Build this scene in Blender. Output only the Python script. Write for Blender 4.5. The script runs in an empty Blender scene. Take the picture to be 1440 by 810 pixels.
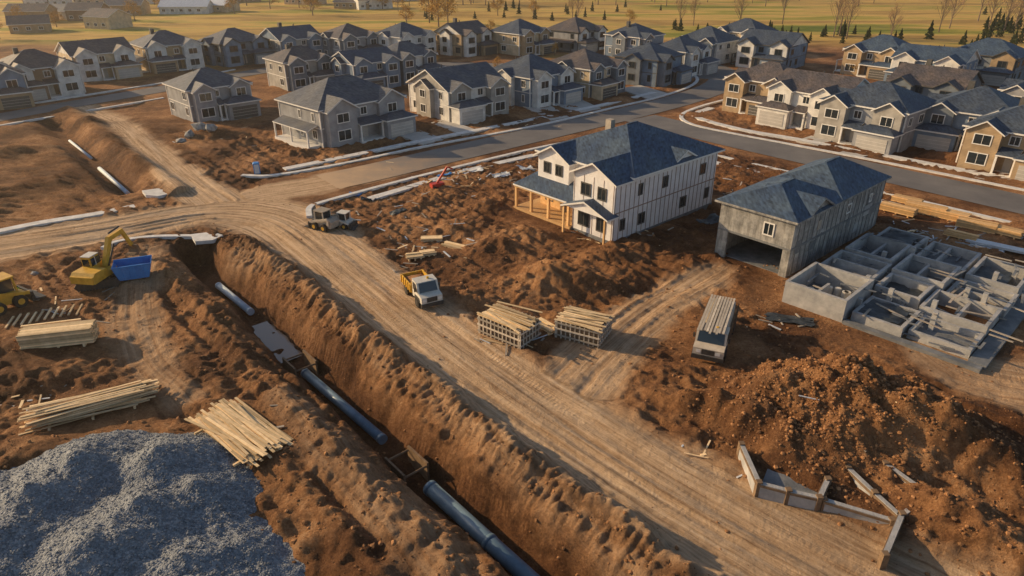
import bpy, math, random
import numpy as np
from mathutils import Vector, Matrix
R=math.radians
random.seed(7); rs=np.random.RandomState(7)
# ------------------------------------------------------------------ camera / survey helper
PIT=R(26.8); CZ=30.0; FP=960.0
def G(u,v,z=0.0):
    """survey point -> world ground position at height z"""
    a=(u-720)/FP; b=(405-v)/FP
    rz=b*math.cos(PIT)-math.sin(PIT); t=(CZ-z)/(-rz)
    return (t*a, t*(math.cos(PIT)+b*math.sin(PIT)))
# ------------------------------------------------------------------ materials
def newmat(name):
    m=bpy.data.materials.new(name); m.use_nodes=True
    nt=m.node_tree; b=nt.nodes['Principled BSDF']; return m,nt,b
def N(nt,t,**k):
    n=nt.nodes.new(t)
    for a,v in k.items(): setattr(n,a,v)
    return n
def ramp(nt,stops):
    r=N(nt,'ShaderNodeValToRGB'); e=r.color_ramp.elements
    while len(e)<len(stops): e.new(0.5)
    for i,(p,c) in enumerate(stops):
        e[i].position=p; e[i].color=(c[0],c[1],c[2],1)
    return r
def pm(name,c1,c2,scale=2.0,rough=0.8,bump=0.0,bscale=20.0,metal=0.0,island=0.0,stretch=None,spec=0.3):
    m,nt,b=newmat(name); L=nt.links.new
    tc=N(nt,'ShaderNodeTexCoord'); src=tc.outputs['Object']
    if stretch:
        mp=N(nt,'ShaderNodeMapping'); mp.inputs['Scale'].default_value=stretch; L(src,mp.inputs[0]); src=mp.outputs[0]
    n=N(nt,'ShaderNodeTexNoise'); n.inputs['Scale'].default_value=scale; n.inputs['Detail'].default_value=6; n.inputs['Roughness'].default_value=0.65
    L(src,n.inputs['Vector'])
    r=ramp(nt,[(0.3,c1),(0.7,c2)]); L(n.outputs['Fac'],r.inputs[0]); out=r.outputs[0]
    if island>0:
        g=N(nt,'ShaderNodeNewGeometry'); hs=N(nt,'ShaderNodeHueSaturation')
        mr=N(nt,'ShaderNodeMapRange'); mr.inputs[3].default_value=1-island; mr.inputs[4].default_value=1+island
        L(g.outputs['Random Per Island'],mr.inputs[0]); L(mr.outputs[0],hs.inputs['Value']); L(out,hs.inputs['Color']); out=hs.outputs[0]
    L(out,b.inputs['Base Color'])
    b.inputs['Roughness'].default_value=rough; b.inputs['Metallic'].default_value=metal; b.inputs['Specular IOR Level'].default_value=spec
    if bump>0:
        n2=N(nt,'ShaderNodeTexNoise'); n2.inputs['Scale'].default_value=bscale; n2.inputs['Detail'].default_value=5; L(src,n2.inputs['Vector'])
        bp=N(nt,'ShaderNodeBump'); bp.inputs['Strength'].default_value=bump; bp.inputs['Distance'].default_value=0.1
        L(n2.outputs['Fac'],bp.inputs['Height']); L(bp.outputs[0],b.inputs['Normal'])
    return m
def siding(name,c):
    m,nt,b=newmat(name); L=nt.links.new
    tc=N(nt,'ShaderNodeTexCoord'); sp=N(nt,'ShaderNodeSeparateXYZ'); L(tc.outputs['Object'],sp.inputs[0])
    mu=N(nt,'ShaderNodeMath',operation='MULTIPLY'); mu.inputs[1].default_value=4.5; L(sp.outputs[2],mu.inputs[0])
    fr=N(nt,'ShaderNodeMath',operation='FRACT'); L(mu.outputs[0],fr.inputs[0])
    n=N(nt,'ShaderNodeTexNoise'); n.inputs['Scale'].default_value=0.7; n.inputs['Detail'].default_value=7; L(tc.outputs['Object'],n.inputs['Vector'])
    r=ramp(nt,[(0.3,[x*0.72 for x in c]),(0.7,[x*1.15 for x in c])]); L(n.outputs['Fac'],r.inputs[0])
    r2=ramp(nt,[(0.0,(0.55,0.55,0.55)),(0.16,(1,1,1))]); L(fr.outputs[0],r2.inputs[0])
    mx=N(nt,'ShaderNodeMixRGB',blend_type='MULTIPLY'); mx.inputs[0].default_value=1; L(r.outputs[0],mx.inputs[1]); L(r2.outputs[0],mx.inputs[2])
    L(mx.outputs[0],b.inputs['Base Color']); b.inputs['Roughness'].default_value=0.75; b.inputs['Specular IOR Level'].default_value=0.25
    return m
def shingle(name,c):
    m,nt,b=newmat(name); L=nt.links.new
    tc=N(nt,'ShaderNodeTexCoord'); sp=N(nt,'ShaderNodeSeparateXYZ'); L(tc.outputs['Object'],sp.inputs[0])
    mu=N(nt,'ShaderNodeMath',operation='MULTIPLY'); mu.inputs[1].default_value=7.0; L(sp.outputs[2],mu.inputs[0])
    fl=N(nt,'ShaderNodeMath',operation='FLOOR'); L(mu.outputs[0],fl.inputs[0])
    fr=N(nt,'ShaderNodeMath',operation='FRACT'); L(mu.outputs[0],fr.inputs[0])
    ad=N(nt,'ShaderNodeMath',operation='ADD'); L(sp.outputs[0],ad.inputs[0]); L(sp.outputs[1],ad.inputs[1])
    cb=N(nt,'ShaderNodeCombineXYZ'); L(ad.outputs[0],cb.inputs[0]); 
    m3=N(nt,'ShaderNodeMath',operation='MULTIPLY'); m3.inputs[1].default_value=7.31; L(fl.outputs[0],m3.inputs[0]); L(m3.outputs[0],cb.inputs[1])
    n=N(nt,'ShaderNodeTexNoise'); n.inputs['Scale'].default_value=2.6; n.inputs['Detail'].default_value=3; L(cb.outputs[0],n.inputs['Vector'])
    r=ramp(nt,[(0.3,[x*0.5 for x in c]),(0.7,[x*1.65 for x in c])]); L(n.outputs['Fac'],r.inputs[0])
    n4=N(nt,'ShaderNodeTexNoise'); n4.inputs['Scale'].default_value=0.35; n4.inputs['Detail'].default_value=5; L(tc.outputs['Object'],n4.inputs['Vector'])
    r4=ramp(nt,[(0.35,(0.7,0.75,0.85)),(0.7,(1.35,1.22,1.05))]); L(n4.outputs['Fac'],r4.inputs[0])
    mx=N(nt,'ShaderNodeMixRGB',blend_type='MULTIPLY'); mx.inputs[0].default_value=1; L(r.outputs[0],mx.inputs[1]); L(r4.outputs[0],mx.inputs[2])
    L(mx.outputs[0],b.inputs['Base Color']); b.inputs['Roughness'].default_value=0.62; b.inputs['Specular IOR Level'].default_value=0.45
    bp=N(nt,'ShaderNodeBump'); bp.inputs['Strength'].default_value=0.5; bp.inputs['Distance'].default_value=0.04
    L(fr.outputs[0],bp.inputs['Height']); L(bp.outputs[0],b.inputs['Normal'])
    return m
def glass(name='window_glass'):
    m,nt,b=newmat(name); b.inputs['Base Color'].default_value=(0.02,0.028,0.035,1); b.inputs['Roughness'].default_value=0.08; b.inputs['Specular IOR Level'].default_value=0.8
    return m
M={}
M['glass']=glass()
for k,c in dict(tan=(.42,.30,.18),grey=(.33,.33,.34),blue=(.20,.26,.34),beige=(.60,.47,.31),brown=(.27,.175,.11),white=(.74,.71,.66),stone=(.40,.37,.33),slate=(.19,.215,.245)).items(): M[k]=siding('siding_'+k,c)
M['roof']=shingle('shingle_slate',(.05,.068,.098)); M['roofb']=shingle('shingle_brown',(.092,.078,.076)); M['roofg']=shingle('shingle_grey',(.08,.088,.105)); M['roofblue']=shingle('shingle_blue',(.05,.08,.125))
M['trim']=pm('trim_paint',(.7,.67,.62),(.82,.79,.75),3,.6)
M['trimd']=pm('trim_dark',(.08,.075,.07),(.12,.11,.1),3,.6)
M['wrap']=pm('house_wrap',(.66,.63,.62),(.86,.83,.81),.8,.6,.15,6)
M['seam']=pm('seam_tape',(.26,.17,.12),(.36,.26,.2),2,.7)
M['wood']=pm('raw_timber',(.6,.35,.14),(.78,.5,.24),3,.8,island=.3)
M['woodp']=pm('pale_boards',(.62,.44,.23),(.84,.62,.37),2,.8,island=.42)
M['woodg']=pm('weathered_boards',(.3,.25,.2),(.48,.41,.33),2,.85,island=.35)
M['crate']=pm('crate_slats',(.44,.37,.29),(.64,.55,.44),2,.85,island=.35)
M['conc']=pm('concrete',(.27,.27,.27),(.5,.48,.46),.9,.85,.3,8)
M['concd']=pm('concrete_damp',(.10,.11,.12),(.26,.26,.26),.7,.75,.3,8)
M['kerb']=pm('kerb_concrete',(.52,.50,.47),(.82,.79,.75),.9,.85,.2,5)
def rawwall():
    m,nt,b=newmat('weathered_sheathing'); L=nt.links.new; tc=N(nt,'ShaderNodeTexCoord')
    n=N(nt,'ShaderNodeTexNoise'); n.inputs['Scale'].default_value=.8; n.inputs['Detail'].default_value=10; n.inputs['Roughness'].default_value=.75; L(tc.outputs['Object'],n.inputs['Vector'])
    mp=N(nt,'ShaderNodeMapping'); mp.inputs['Scale'].default_value=(2.2,2.2,.3); L(tc.outputs['Object'],mp.inputs[0])
    n2=N(nt,'ShaderNodeTexNoise'); n2.inputs['Scale'].default_value=1; n2.inputs['Detail'].default_value=8; n2.inputs['Roughness'].default_value=.7; L(mp.outputs[0],n2.inputs['Vector'])
    r=ramp(nt,[(.35,(.17,.17,.165)),(.5,(.32,.31,.29)),(.68,(.52,.49,.45))]); L(n.outputs['Fac'],r.inputs[0])
    r2=ramp(nt,[(.35,(.55,.54,.53)),(.6,(1.1,1.1,1.1))]); L(n2.outputs['Fac'],r2.inputs[0])
    mx=N(nt,'ShaderNodeMixRGB',blend_type='MULTIPLY'); mx.inputs[0].default_value=1; L(r.outputs[0],mx.inputs[1]); L(r2.outputs[0],mx.inputs[2]); L(mx.outputs[0],b.inputs['Base Color'])
    b.inputs['Roughness'].default_value=.9; bp=N(nt,'ShaderNodeBump'); bp.inputs['Strength'].default_value=.6; bp.inputs['Distance'].default_value=.08; L(n2.outputs['Fac'],bp.inputs['Height']); L(bp.outputs[0],b.inputs['Normal']); return m
M['rawwall']=rawwall()
def asphalt():
    m,nt,b=newmat('asphalt'); L=nt.links.new; tc=N(nt,'ShaderNodeTexCoord')
    n=N(nt,'ShaderNodeTexNoise'); n.inputs['Scale'].default_value=.16; n.inputs['Detail'].default_value=9; n.inputs['Roughness'].default_value=.65; L(tc.outputs['Object'],n.inputs['Vector'])
    r=ramp(nt,[(.3,(.09,.095,.105)),(.7,(.19,.185,.18))]); L(n.outputs['Fac'],r.inputs[0])
    j=G(440,262); vd=N(nt,'ShaderNodeVectorMath',operation='DISTANCE'); vd.inputs[1].default_value=(j[0],j[1],0); L(tc.outputs['Object'],vd.inputs[0])
    ma=N(nt,'ShaderNodeMath',operation='MULTIPLY_ADD'); ma.inputs[1].default_value=36; L(n.outputs['Fac'],ma.inputs[0]); L(vd.outputs['Value'],ma.inputs[2])
    mr=N(nt,'ShaderNodeMapRange'); mr.inputs[1].default_value=22; mr.inputs[2].default_value=40; mr.inputs[3].default_value=1; mr.inputs[4].default_value=0.08; L(ma.outputs[0],mr.inputs[0])
    mx=N(nt,'ShaderNodeMixRGB'); mx.inputs[2].default_value=(.52,.35,.21,1); L(mr.outputs[0],mx.inputs[0]); L(r.outputs[0],mx.inputs[1]); L(mx.outputs[0],b.inputs['Base Color'])
    b.inputs['Roughness'].default_value=.75; b.inputs['Specular IOR Level'].default_value=.3; return m
M['asph']=asphalt()
M['drive']=pm('driveway_concrete',(.38,.36,.33),(.56,.52,.47),.4,.85)
M['pipe']=pm('pipe_blue',(.09,.15,.21),(.18,.27,.35),1,.35,.0,5,spec=.5)
M['pipew']=pm('pipe_white',(.42,.5,.58),(.58,.65,.7),1,.5)
M['yellow']=pm('machine_yellow',(.55,.28,.02),(.78,.46,.05),2,.5,spec=.5)
M['bluep']=pm('blue_paint',(.02,.16,.48),(.04,.25,.62),1.5,.5,spec=.5)
M['whitep']=pm('white_paint',(.55,.5,.42),(.74,.7,.62),1.5,.5,spec=.5)
M['redp']=pm('red_paint',(.4,.03,.02),(.55,.06,.03),1.5,.5)
M['steel']=pm('dark_steel',(.04,.038,.036),(.1,.09,.08),3,.6,metal=.3)
M['tyre']=pm('tyre_rubber',(.02,.02,.02),(.06,.048,.038),6,.9)
M['rust']=pm('rusty_steel',(.14,.09,.055),(.26,.17,.1),3,.8)
M['tarp']=pm('tarp',(.5,.53,.57),(.68,.7,.72),1,.5,.5,3)
M['tarpd']=pm('dark_membrane',(.02,.025,.03),(.07,.08,.09),1,.45,.6,3)
M['clod']=pm('soil_clods',(.18,.082,.034),(.42,.21,.09),1.5,.95,.5,6,island=.4)
M['stones']=pm('crushed_stone',(.14,.152,.17),(.25,.265,.285),1.5,.9,island=.3)
M['vest']=pm('hi_vis',(.3,.6,.03),(.4,.7,.05),2,.8)
M['jean']=pm('work_trousers',(.03,.035,.05),(.05,.055,.07),4,.9)
M['skin']=pm('skin',(.4,.24,.17),(.45,.28,.2),4,.6)
M['bark']=pm('bark',(.14,.1,.07),(.26,.19,.13),3,.9)
M['leafg']=pm('autumn_leaves',(.36,.19,.035),(.54,.32,.07),1,.9,island=.45)
M['leafe']=pm('evergreen',(.03,.045,.015),(.08,.09,.03),1,.9,island=.45)
M['twig']=pm('twigs',(.34,.2,.1),(.5,.33,.17),1,.9,island=.4)
def ground_mat():
    m,nt,b=newmat('ground_soil'); L=nt.links.new
    tc=N(nt,'ShaderNodeTexCoord'); ob=tc.outputs['Object']
    def noise(s,det=8,src=ob,ro=.6):
        n=N(nt,'ShaderNodeTexNoise'); n.inputs['Scale'].default_value=s; n.inputs['Detail'].default_value=det; n.inputs['Roughness'].default_value=ro; L(src,n.inputs['Vector']); return n.outputs['Fac']
    def math_(op,a,b_=None,c=None):
        n=N(nt,'ShaderNodeMath',operation=op)
        for i,q in enumerate((a,b_,c)):
            if q is None: continue
            if isinstance(q,(int,float)): n.inputs[i].default_value=q
            else: L(q,n.inputs[i])
        return n.outputs[0]
    at=N(nt,'ShaderNodeAttribute',attribute_name='mask'); sep=N(nt,'ShaderNodeSeparateColor'); L(at.outputs['Color'],sep.inputs[0])
    tr=N(nt,'ShaderNodeAttribute',attribute_name='trk')
    mp=N(nt,'ShaderNodeMapping'); mp.inputs['Scale'].default_value=(2.8,.08,1); L(tr.outputs['Vector'],mp.inputs[0])
    st=noise(1.0,8,mp.outputs[0],.74)
    n1=noise(.13,11,ro=.62); n2=noise(1.3,10,ro=.75); n3=noise(6.0,6,ro=.7)
    soil=ramp(nt,[(.34,(.055,.024,.011)),(.44,(.17,.075,.032)),(.53,(.36,.175,.075)),(.66,(.64,.38,.20))])
    L(math_('ADD',math_('MULTIPLY_ADD',n1,.42,math_('MULTIPLY',n2,.33)),math_('MULTIPLY',n3,.25)),soil.inputs[0])
    rd=ramp(nt,[(.37,(.26,.145,.075)),(.45,(.50,.32,.185)),(.54,(.74,.52,.33)),(.66,(.88,.68,.47))]) 
    L(math_('ADD',math_('MULTIPLY_ADD',st,.64,math_('MULTIPLY',n2,.2)),math_('MULTIPLY',n1,.16)),rd.inputs[0])
    mx=N(nt,'ShaderNodeMixRGB'); L(sep.outputs[0],mx.inputs[0]); L(soil.outputs[0],mx.inputs[1]); L(rd.outputs[0],mx.inputs[2])
    mpg=N(nt,'ShaderNodeMapping'); mpg.inputs['Scale'].default_value=(.2,1,1); mpg.inputs['Rotation'].default_value=(0,0,.12); L(ob,mpg.inputs[0])
    gn=noise(.03,10,mpg.outputs[0],.68)
    gr=ramp(nt,[(.34,(.12,.16,.02)),(.42,(.34,.30,.05)),(.5,(.66,.42,.12)),(.58,(.36,.22,.06)),(.68,(.62,.39,.13))]); L(gn,gr.inputs[0])  # golden field colours, brightened to carry some warm haze glow
    mx2=N(nt,'ShaderNodeMixRGB'); L(sep.outputs[1],mx2.inputs[0]); L(mx.outputs[0],mx2.inputs[1]); L(gr.outputs[0],mx2.inputs[2])
    wet_shade=N(nt,'ShaderNodeMixRGB',blend_type='MULTIPLY'); L(sep.outputs[2],wet_shade.inputs[0]); wet_shade.inputs[2].default_value=(.42,.37,.36,1); L(mx2.outputs[0],wet_shade.inputs[1])  # damp patches and painted trench shade both multiply the soil colour
    L(wet_shade.outputs[0],b.inputs['Base Color']); b.inputs['Roughness'].default_value=.9; b.inputs['Specular IOR Level'].default_value=.18
    mpl=N(nt,'ShaderNodeMapping'); mpl.inputs['Scale'].default_value=(1.1,.05,1); mpl.inputs['Location'].default_value=(7,3,0); L(tr.outputs['Vector'],mpl.inputs[0])
    lane=noise(1.0,3,mpl.outputs[0]); lr=ramp(nt,[(.54,(0,0,0)),(.62,(1,1,1))]); L(lane,lr.inputs[0])
    sx=N(nt,'ShaderNodeSeparateXYZ'); L(tr.outputs['Vector'],sx.inputs[0])
    bars=math_('SINE',math_('ADD',math_('MULTIPLY',sx.outputs[1],16.0),math_('MULTIPLY',n2,7.0)))
    tread=math_('MULTIPLY',math_('MULTIPLY',bars,lr.outputs[0]),.13)
    b1=noise(3.2,10,ro=.78); b2=noise(10,5,ro=.7)
    hgt=math_('ADD',math_('MULTIPLY_ADD',st,1.0,math_('MULTIPLY_ADD',b1,1.4,math_('MULTIPLY',b2,.35))),tread)
    bp=N(nt,'ShaderNodeBump'); bp.inputs['Strength'].default_value=1.0; bp.inputs['Distance'].default_value=.24; L(hgt,bp.inputs['Height']); L(bp.outputs[0],b.inputs['Normal'])
    return m
M['ground']=ground_mat()
def gravel_mat():
    m,nt,b=newmat('gravel'); L=nt.links.new
    tc=N(nt,'ShaderNodeTexCoord'); v=N(nt,'ShaderNodeTexVoronoi'); v.inputs['Scale'].default_value=9; L(tc.outputs['Object'],v.inputs['Vector'])
    sp=N(nt,'ShaderNodeSeparateColor'); L(v.outputs['Color'],sp.inputs[0])
    r=ramp(nt,[(0,(.12,.135,.155)),(.6,(.19,.207,.23)),(1,(.30,.315,.335))]); L(sp.outputs[0],r.inputs[0])
    L(r.outputs[0],b.inputs['Base Color']); b.inputs['Roughness'].default_value=.85
    n=N(nt,'ShaderNodeTexNoise'); n.inputs['Scale'].default_value=2; n.inputs['Detail'].default_value=6; L(tc.outputs['Object'],n.inputs['Vector'])
    ad=N(nt,'ShaderNodeMath',operation='SUBTRACT'); L(n.outputs['Fac'],ad.inputs[0]); L(v.outputs['Distance'],ad.inputs[1])
    bp=N(nt,'ShaderNodeBump'); bp.inputs['Strength'].default_value=.9; bp.inputs['Distance'].default_value=.06; L(ad.outputs[0],bp.inputs['Height']); L(bp.outputs[0],b.inputs['Normal'])
    return m
M['gravel']=gravel_mat()
def water_mat():
    m,nt,b=newmat('muddy_water'); b.inputs['Base Color'].default_value=(.26,.20,.15,1); b.inputs['Roughness'].default_value=.08; b.inputs['Specular IOR Level'].default_value=.6; return m
M['water']=water_mat()
# ------------------------------------------------------------------ mesh builder
col=bpy.context.scene.collection
class MB:
    def __init__(s): s.v=[]; s.f=[]; s.m=[]
    def add(s,vs,fs,mi=0):
        o=len(s.v); s.v+= [tuple(p) for p in vs]; s.f+=[tuple(i+o for i in f) for f in fs]; s.m+=[mi]*len(fs); return s
    def bx(s,x0,y0,z0,x1,y1,z1,mi=0):
        return s.add([(x0,y0,z0),(x1,y0,z0),(x1,y1,z0),(x0,y1,z0),(x0,y0,z1),(x1,y0,z1),(x1,y1,z1),(x0,y1,z1)],
            [(0,3,2,1),(4,5,6,7),(0,1,5,4),(1,2,6,5),(2,3,7,6),(3,0,4,7)],mi)
    def beam(s,p0,p1,w,h,mi=0,up=(0,0,1)):
        p0=Vector(p0);p1=Vector(p1); d=(p1-p0).normalized(); r=d.cross(Vector(up))
        if r.length<1e-4: r=d.cross(Vector((1,0,0)))
        r.normalize(); u=r.cross(d); r*=w/2; u*=h/2
        vs=[p0-r-u,p0+r-u,p0+r+u,p0-r+u,p1-r-u,p1+r-u,p1+r+u,p1-r+u]
        return s.add(vs,[(0,1,2,3),(4,7,6,5),(0,4,5,1),(1,5,6,2),(2,6,7,3),(3,7,4,0)],mi)
    def cyl(s,p0,p1,r0,r1=None,n=12,mi=0,cap=True):
        if r1 is None:r1=r0
        p0=Vector(p0);p1=Vector(p1); d=(p1-p0).normalized(); a=d.orthogonal().normalized(); b=d.cross(a)
        vs=[]; 
        for i in range(n):
            t=2*math.pi*i/n; e=a*math.cos(t)+b*math.sin(t); vs+= [p0+e*r0,p1+e*r1]
        fs=[(2*i,2*((i+1)%n),2*((i+1)%n)+1,2*i+1) for i in range(n)]
        if cap: fs+=[tuple(range(0,2*n,2))[::-1],tuple(range(1,2*n,2))]
        return s.add(vs,fs,mi)
    def prism(s,prof,y0,y1,mi=0):
        n=len(prof); vs=[(x,y0,z) for x,z in prof]+[(x,y1,z) for x,z in prof]
        return s.add(vs,[tuple(range(n)),tuple(range(2*n-1,n-1,-1))]+[(i,i+n,(i+1)%n+n,(i+1)%n) for i in range(n)],mi)
    def hip(s,x0,y0,x1,y1,z,sl,oh=.5,mi=0,fmi=1):
        x0-=oh;y0-=oh;x1+=oh;y1+=oh;th=.22
        w=x1-x0;d=y1-y0;h=sl*min(w,d)/2
        if w>=d: ra=(x0+d/2,(y0+y1)/2,z+th+h);rb=(x1-d/2,(y0+y1)/2,z+th+h)
        else: ra=((x0+x1)/2,y0+w/2,z+th+h);rb=((x0+x1)/2,y1-w/2,z+th+h)
        if abs(w-d)<.02: rb=(rb[0]+.01,rb[1],rb[2])
        s.add([(x0,y0,z),(x1,y0,z),(x1,y1,z),(x0,y1,z),(x0,y0,z+th),(x1,y0,z+th),(x1,y1,z+th),(x0,y1,z+th)],[(0,3,2,1),(0,1,5,4),(1,2,6,5),(2,3,7,6),(3,0,4,7)],fmi)
        vs=[(x0,y0,z+th),(x1,y0,z+th),(x1,y1,z+th),(x0,y1,z+th),ra,rb]
        fs=[(0,1,5,4),(1,2,5),(2,3,4,5),(3,0,4)] if w>=d else [(0,1,4),(1,2,5,4),(2,3,5),(3,0,4,5)]
        s.add(vs,fs,mi)
        s.beam((ra[0],ra[1],ra[2]+.02),(rb[0],rb[1],rb[2]+.02),.28,.07,mi)
        return s
    def gable(s,x0,y0,x1,y1,z,sl,oh=.45,axis='y',mi=0,fmi=1,wmi=2):
        th=.2
        if axis=='y':
            hw=(x1-x0)/2; xc=(x0+x1)/2; h=sl*hw
            s.prism_y([(x0,z),(x1,z),(xc,z+h)],y0+.02,y1-.02,wmi)
            e=oh; 
            for sg in(-1,1):
                xe=xc+sg*(hw+e); ze=z-sl*e
                vs=[(xe,y0-oh,ze),(xe,y1+oh,ze),(xc,y1+oh,z+h),(xc,y0-oh,z+h),(xe,y0-oh,ze+th),(xe,y1+oh,ze+th),(xc,y1+oh,z+h+th),(xc,y0-oh,z+h+th)]
                s.add(vs,[(4,5,6,7)] if sg<0 else [(7,6,5,4)],mi)
                s.add(vs,[(0,3,2,1),(0,1,5,4),(1,2,6,5),(0,4,7,3)],fmi)
        else:
            hw=(y1-y0)/2; yc=(y0+y1)/2; h=sl*hw
            s.add([(x0+.02,y0,z),(x0+.02,y1,z),(x0+.02,yc,z+h),(x1-.02,y0,z),(x1-.02,y1,z),(x1-.02,yc,z+h)],[(0,2,1),(3,4,5)],wmi)
            e=oh
            for sg in(-1,1):
                ye=yc+sg*(hw+e); ze=z-sl*e
                vs=[(x0-oh,ye,ze),(x1+oh,ye,ze),(x1+oh,yc,z+h),(x0-oh,yc,z+h),(x0-oh,ye,ze+th),(x1+oh,ye,ze+th),(x1+oh,yc,z+h+th),(x0-oh,yc,z+h+th)]
                s.add(vs,[(4,5,6,7)],mi); s.add(vs,[(0,3,2,1),(0,1,5,4),(1,2,6,5),(0,4,7,3)],fmi)
        return s
    def prism_y(s,prof,y0,y1,mi=0):
        n=len(prof); vs=[(x,y0,z) for x,z in prof]+[(x,y1,z) for x,z in prof]
        return s.add(vs,[tuple(range(n)),tuple(range(2*n-1,n-1,-1))],mi)
    def obj(s,name,mats,parent=None,loc=(0,0,0),rot=0,smooth=False):
        me=bpy.data.meshes.new(name); me.from_pydata(s.v,[],s.f)
        for m in mats: me.materials.append(M[m] if isinstance(m,str) else m)
        me.polygons.foreach_set('material_index',s.m)
        if smooth: me.polygons.foreach_set('use_smooth',[True]*len(s.f))
        me.update(); o=bpy.data.objects.new(name,me); col.objects.link(o)
        o.location=loc; o.rotation_euler=(0,0,rot)
        if parent: o.parent=parent
        return o
def empty(name,loc=(0,0,0),rot=0):
    e=bpy.data.objects.new(name,None); e.location=loc; e.rotation_euler=(0,0,rot); col.objects.link(e); return e
# ------------------------------------------------------------------ noise / terrain
def h2(xi,yi,seed):
    n=(xi.astype(np.uint32)*np.uint32(374761393)+yi.astype(np.uint32)*np.uint32(668265263)+np.uint32((seed*974634777+12345)&0xffffffff))
    n=(n^(n>>np.uint32(13)))*np.uint32(1274126177); n=n^(n>>np.uint32(16)); return n.astype(np.float64)/4294967296.0
def vn(x,y,seed=0):
    xf=np.floor(x);yf=np.floor(y); xi=xf.astype(np.int64)+100000; yi=yf.astype(np.int64)+100000; fx=x-xf; fy=y-yf
    fx=fx*fx*(3-2*fx); fy=fy*fy*(3-2*fy)
    a=h2(xi,yi,seed);b=h2(xi+1,yi,seed);c=h2(xi,yi+1,seed);d=h2(xi+1,yi+1,seed)
    return (a*(1-fx)+b*fx)*(1-fy)+(c*(1-fx)+d*fx)*fy
def fbm(x,y,o=4,seed=0):
    s=0;a=.5
    for i in range(o):
        s=s+a*(vn(x,y,seed+i)-.5); c,sn=.8,.6; x,y=(x*c-y*sn)*2.03,(x*sn+y*c)*2.03; a*=.52
    return s
def ss(a,b,x): t=np.clip((x-a)/(b-a),0,1); return t*t*(3-2*t)
def cr(pts,n=5):
    p=[2*np.array(pts[0])-np.array(pts[1])]+[np.array(q,float) for q in pts]+[2*np.array(pts[-1])-np.array(pts[-2])]
    out=[]
    for i in range(1,len(p)-2):
        for k in range(n):
            t=k/n; out.append(.5*((2*p[i])+(-p[i-1]+p[i+1])*t+(2*p[i-1]-5*p[i]+4*p[i+1]-p[i+2])*t*t+(-p[i-1]+3*p[i]-3*p[i+1]+p[i+2])*t**3))
    out.append(p[-2]); return np.array(out)
def pd(x,y,pts):
    best=np.full(x.shape,1e9); ac=np.zeros_like(x); al=np.zeros_like(x); ex=np.zeros_like(x); acc=0
    for i in range(len(pts)-1):
        ax,ay=pts[i][:2]; bx,by=pts[i+1][:2]; dx=bx-ax;dy=by-ay;l=math.hypot(dx,dy)+1e-9; dx/=l;dy/=l
        t=(x-ax)*dx+(y-ay)*dy; tc=np.clip(t,0,l); px=x-ax-tc*dx; py=y-ay-tc*dy; d=np.hypot(px,py); sg=dx*(y-ay)-dy*(x-ax)
        m=d<best; best=np.where(m,d,best); ac=np.where(m,sg,ac); al=np.where(m,acc+tc,al)
        if len(pts[i])>2: ex=np.where(m,pts[i][2]+(pts[i+1][2]-pts[i][2])*tc/l,ex)
        acc+=l
    return best,ac,al,ex
def W(pts,ws): return [ (*G(u,v),w) for (u,v),w in zip(pts,ws)]
ROAD=cr(W([(-200,372),(0,345),(150,322),(290,298),(385,305),(450,345),(520,400),(600,462),(690,530),(800,605),(930,690),(1110,795),(1300,900)],[5,5,5,5,6,5,4.4,4.3,4.5,4.8,5,5.5,6]),4)
SPURS=[(cr(W([(110,148),(165,172),(205,205),(250,245),(310,290)],[2.2,2.4,2.6,3,4]),4),1.0),
 (cr(W([(800,540),(860,480),(930,425),(1010,380)],[3.5,3,2.6,2]),4),.8),
 (cr(W([(1290,478),(1350,520),(1440,545),(1560,560)],[1.6,3,4.5,5]),3),.6),
 (cr(W([(210,350),(190,420),(205,500),(260,560)],[1.6,2.0,1.8,1.2]),3),.5),
 (cr(W([(400,560),(470,640),(560,740),(660,860)],[1.0,1.5,1.8,2]),3),.35),
 (cr(W([(330,360),(420,400),(520,490),(640,590),(800,730),(900,830)],[.8,1,1,1,1.1,1.2]),3),.3),
 (cr(W([(380,270),(450,258),(540,240)],[4,4,3.5]),3),1.0)]
TP=[(305,400),(355,440),(430,525),(535,615),(605,685),(745,810),(860,915)]
TR=[G(*p,-2.3) for p in TP]; TR=[(TR[0][0]-4.5,TR[0][1]+5.5)]+TR
TR2=[G(u,v,-1.4) for u,v in [(75,180),(98,200),(140,235),(182,272)]]
R1=[(425,263),(520,243),(610,222),(750,190),(880,160),(965,138),(1015,118),(1015,100),(965,82),(925,68)]
R2=[(900,166),(1000,190),(1120,217),(1240,243),(1440,288),(1620,330)]
R3=[(-80,180),(0,165),(100,147),(240,123),(330,106),(430,92),(520,90),(700,92),(850,100),(1000,108)]
AS=[cr([G(*p) for p in r],4) for r in (R1,R2,R3)]; AH=[3.9,4.2,3.6]
BUMPS=[]
def bump(u,v,rx,ry,ang,h): BUMPS.append((*G(u,v),rx,ry,R(ang),h))
bump(1165,588,7.6,6.2,20,4.8); bump(1070,575,4.0,3,30,1.1); bump(1265,610,4,3,0,1.3); bump(985,575,3.5,1.6,-30,1.0)
bump(775,392,4.2,2.6,10,1.6); bump(860,360,4.5,2.5,30,1.1); bump(700,350,3,2,0,1.0); bump(640,320,4,2.5,20,.9); bump(690,290,4,2,30,1.0)
bump(915,400,3.2,2,40,-1.2); bump(600,285,4,2,40,.8); bump(660,420,3,1.6,-40,.7); bump(830,400,3,1.5,0,.9); bump(740,330,3,1.6,0,.9)
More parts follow.
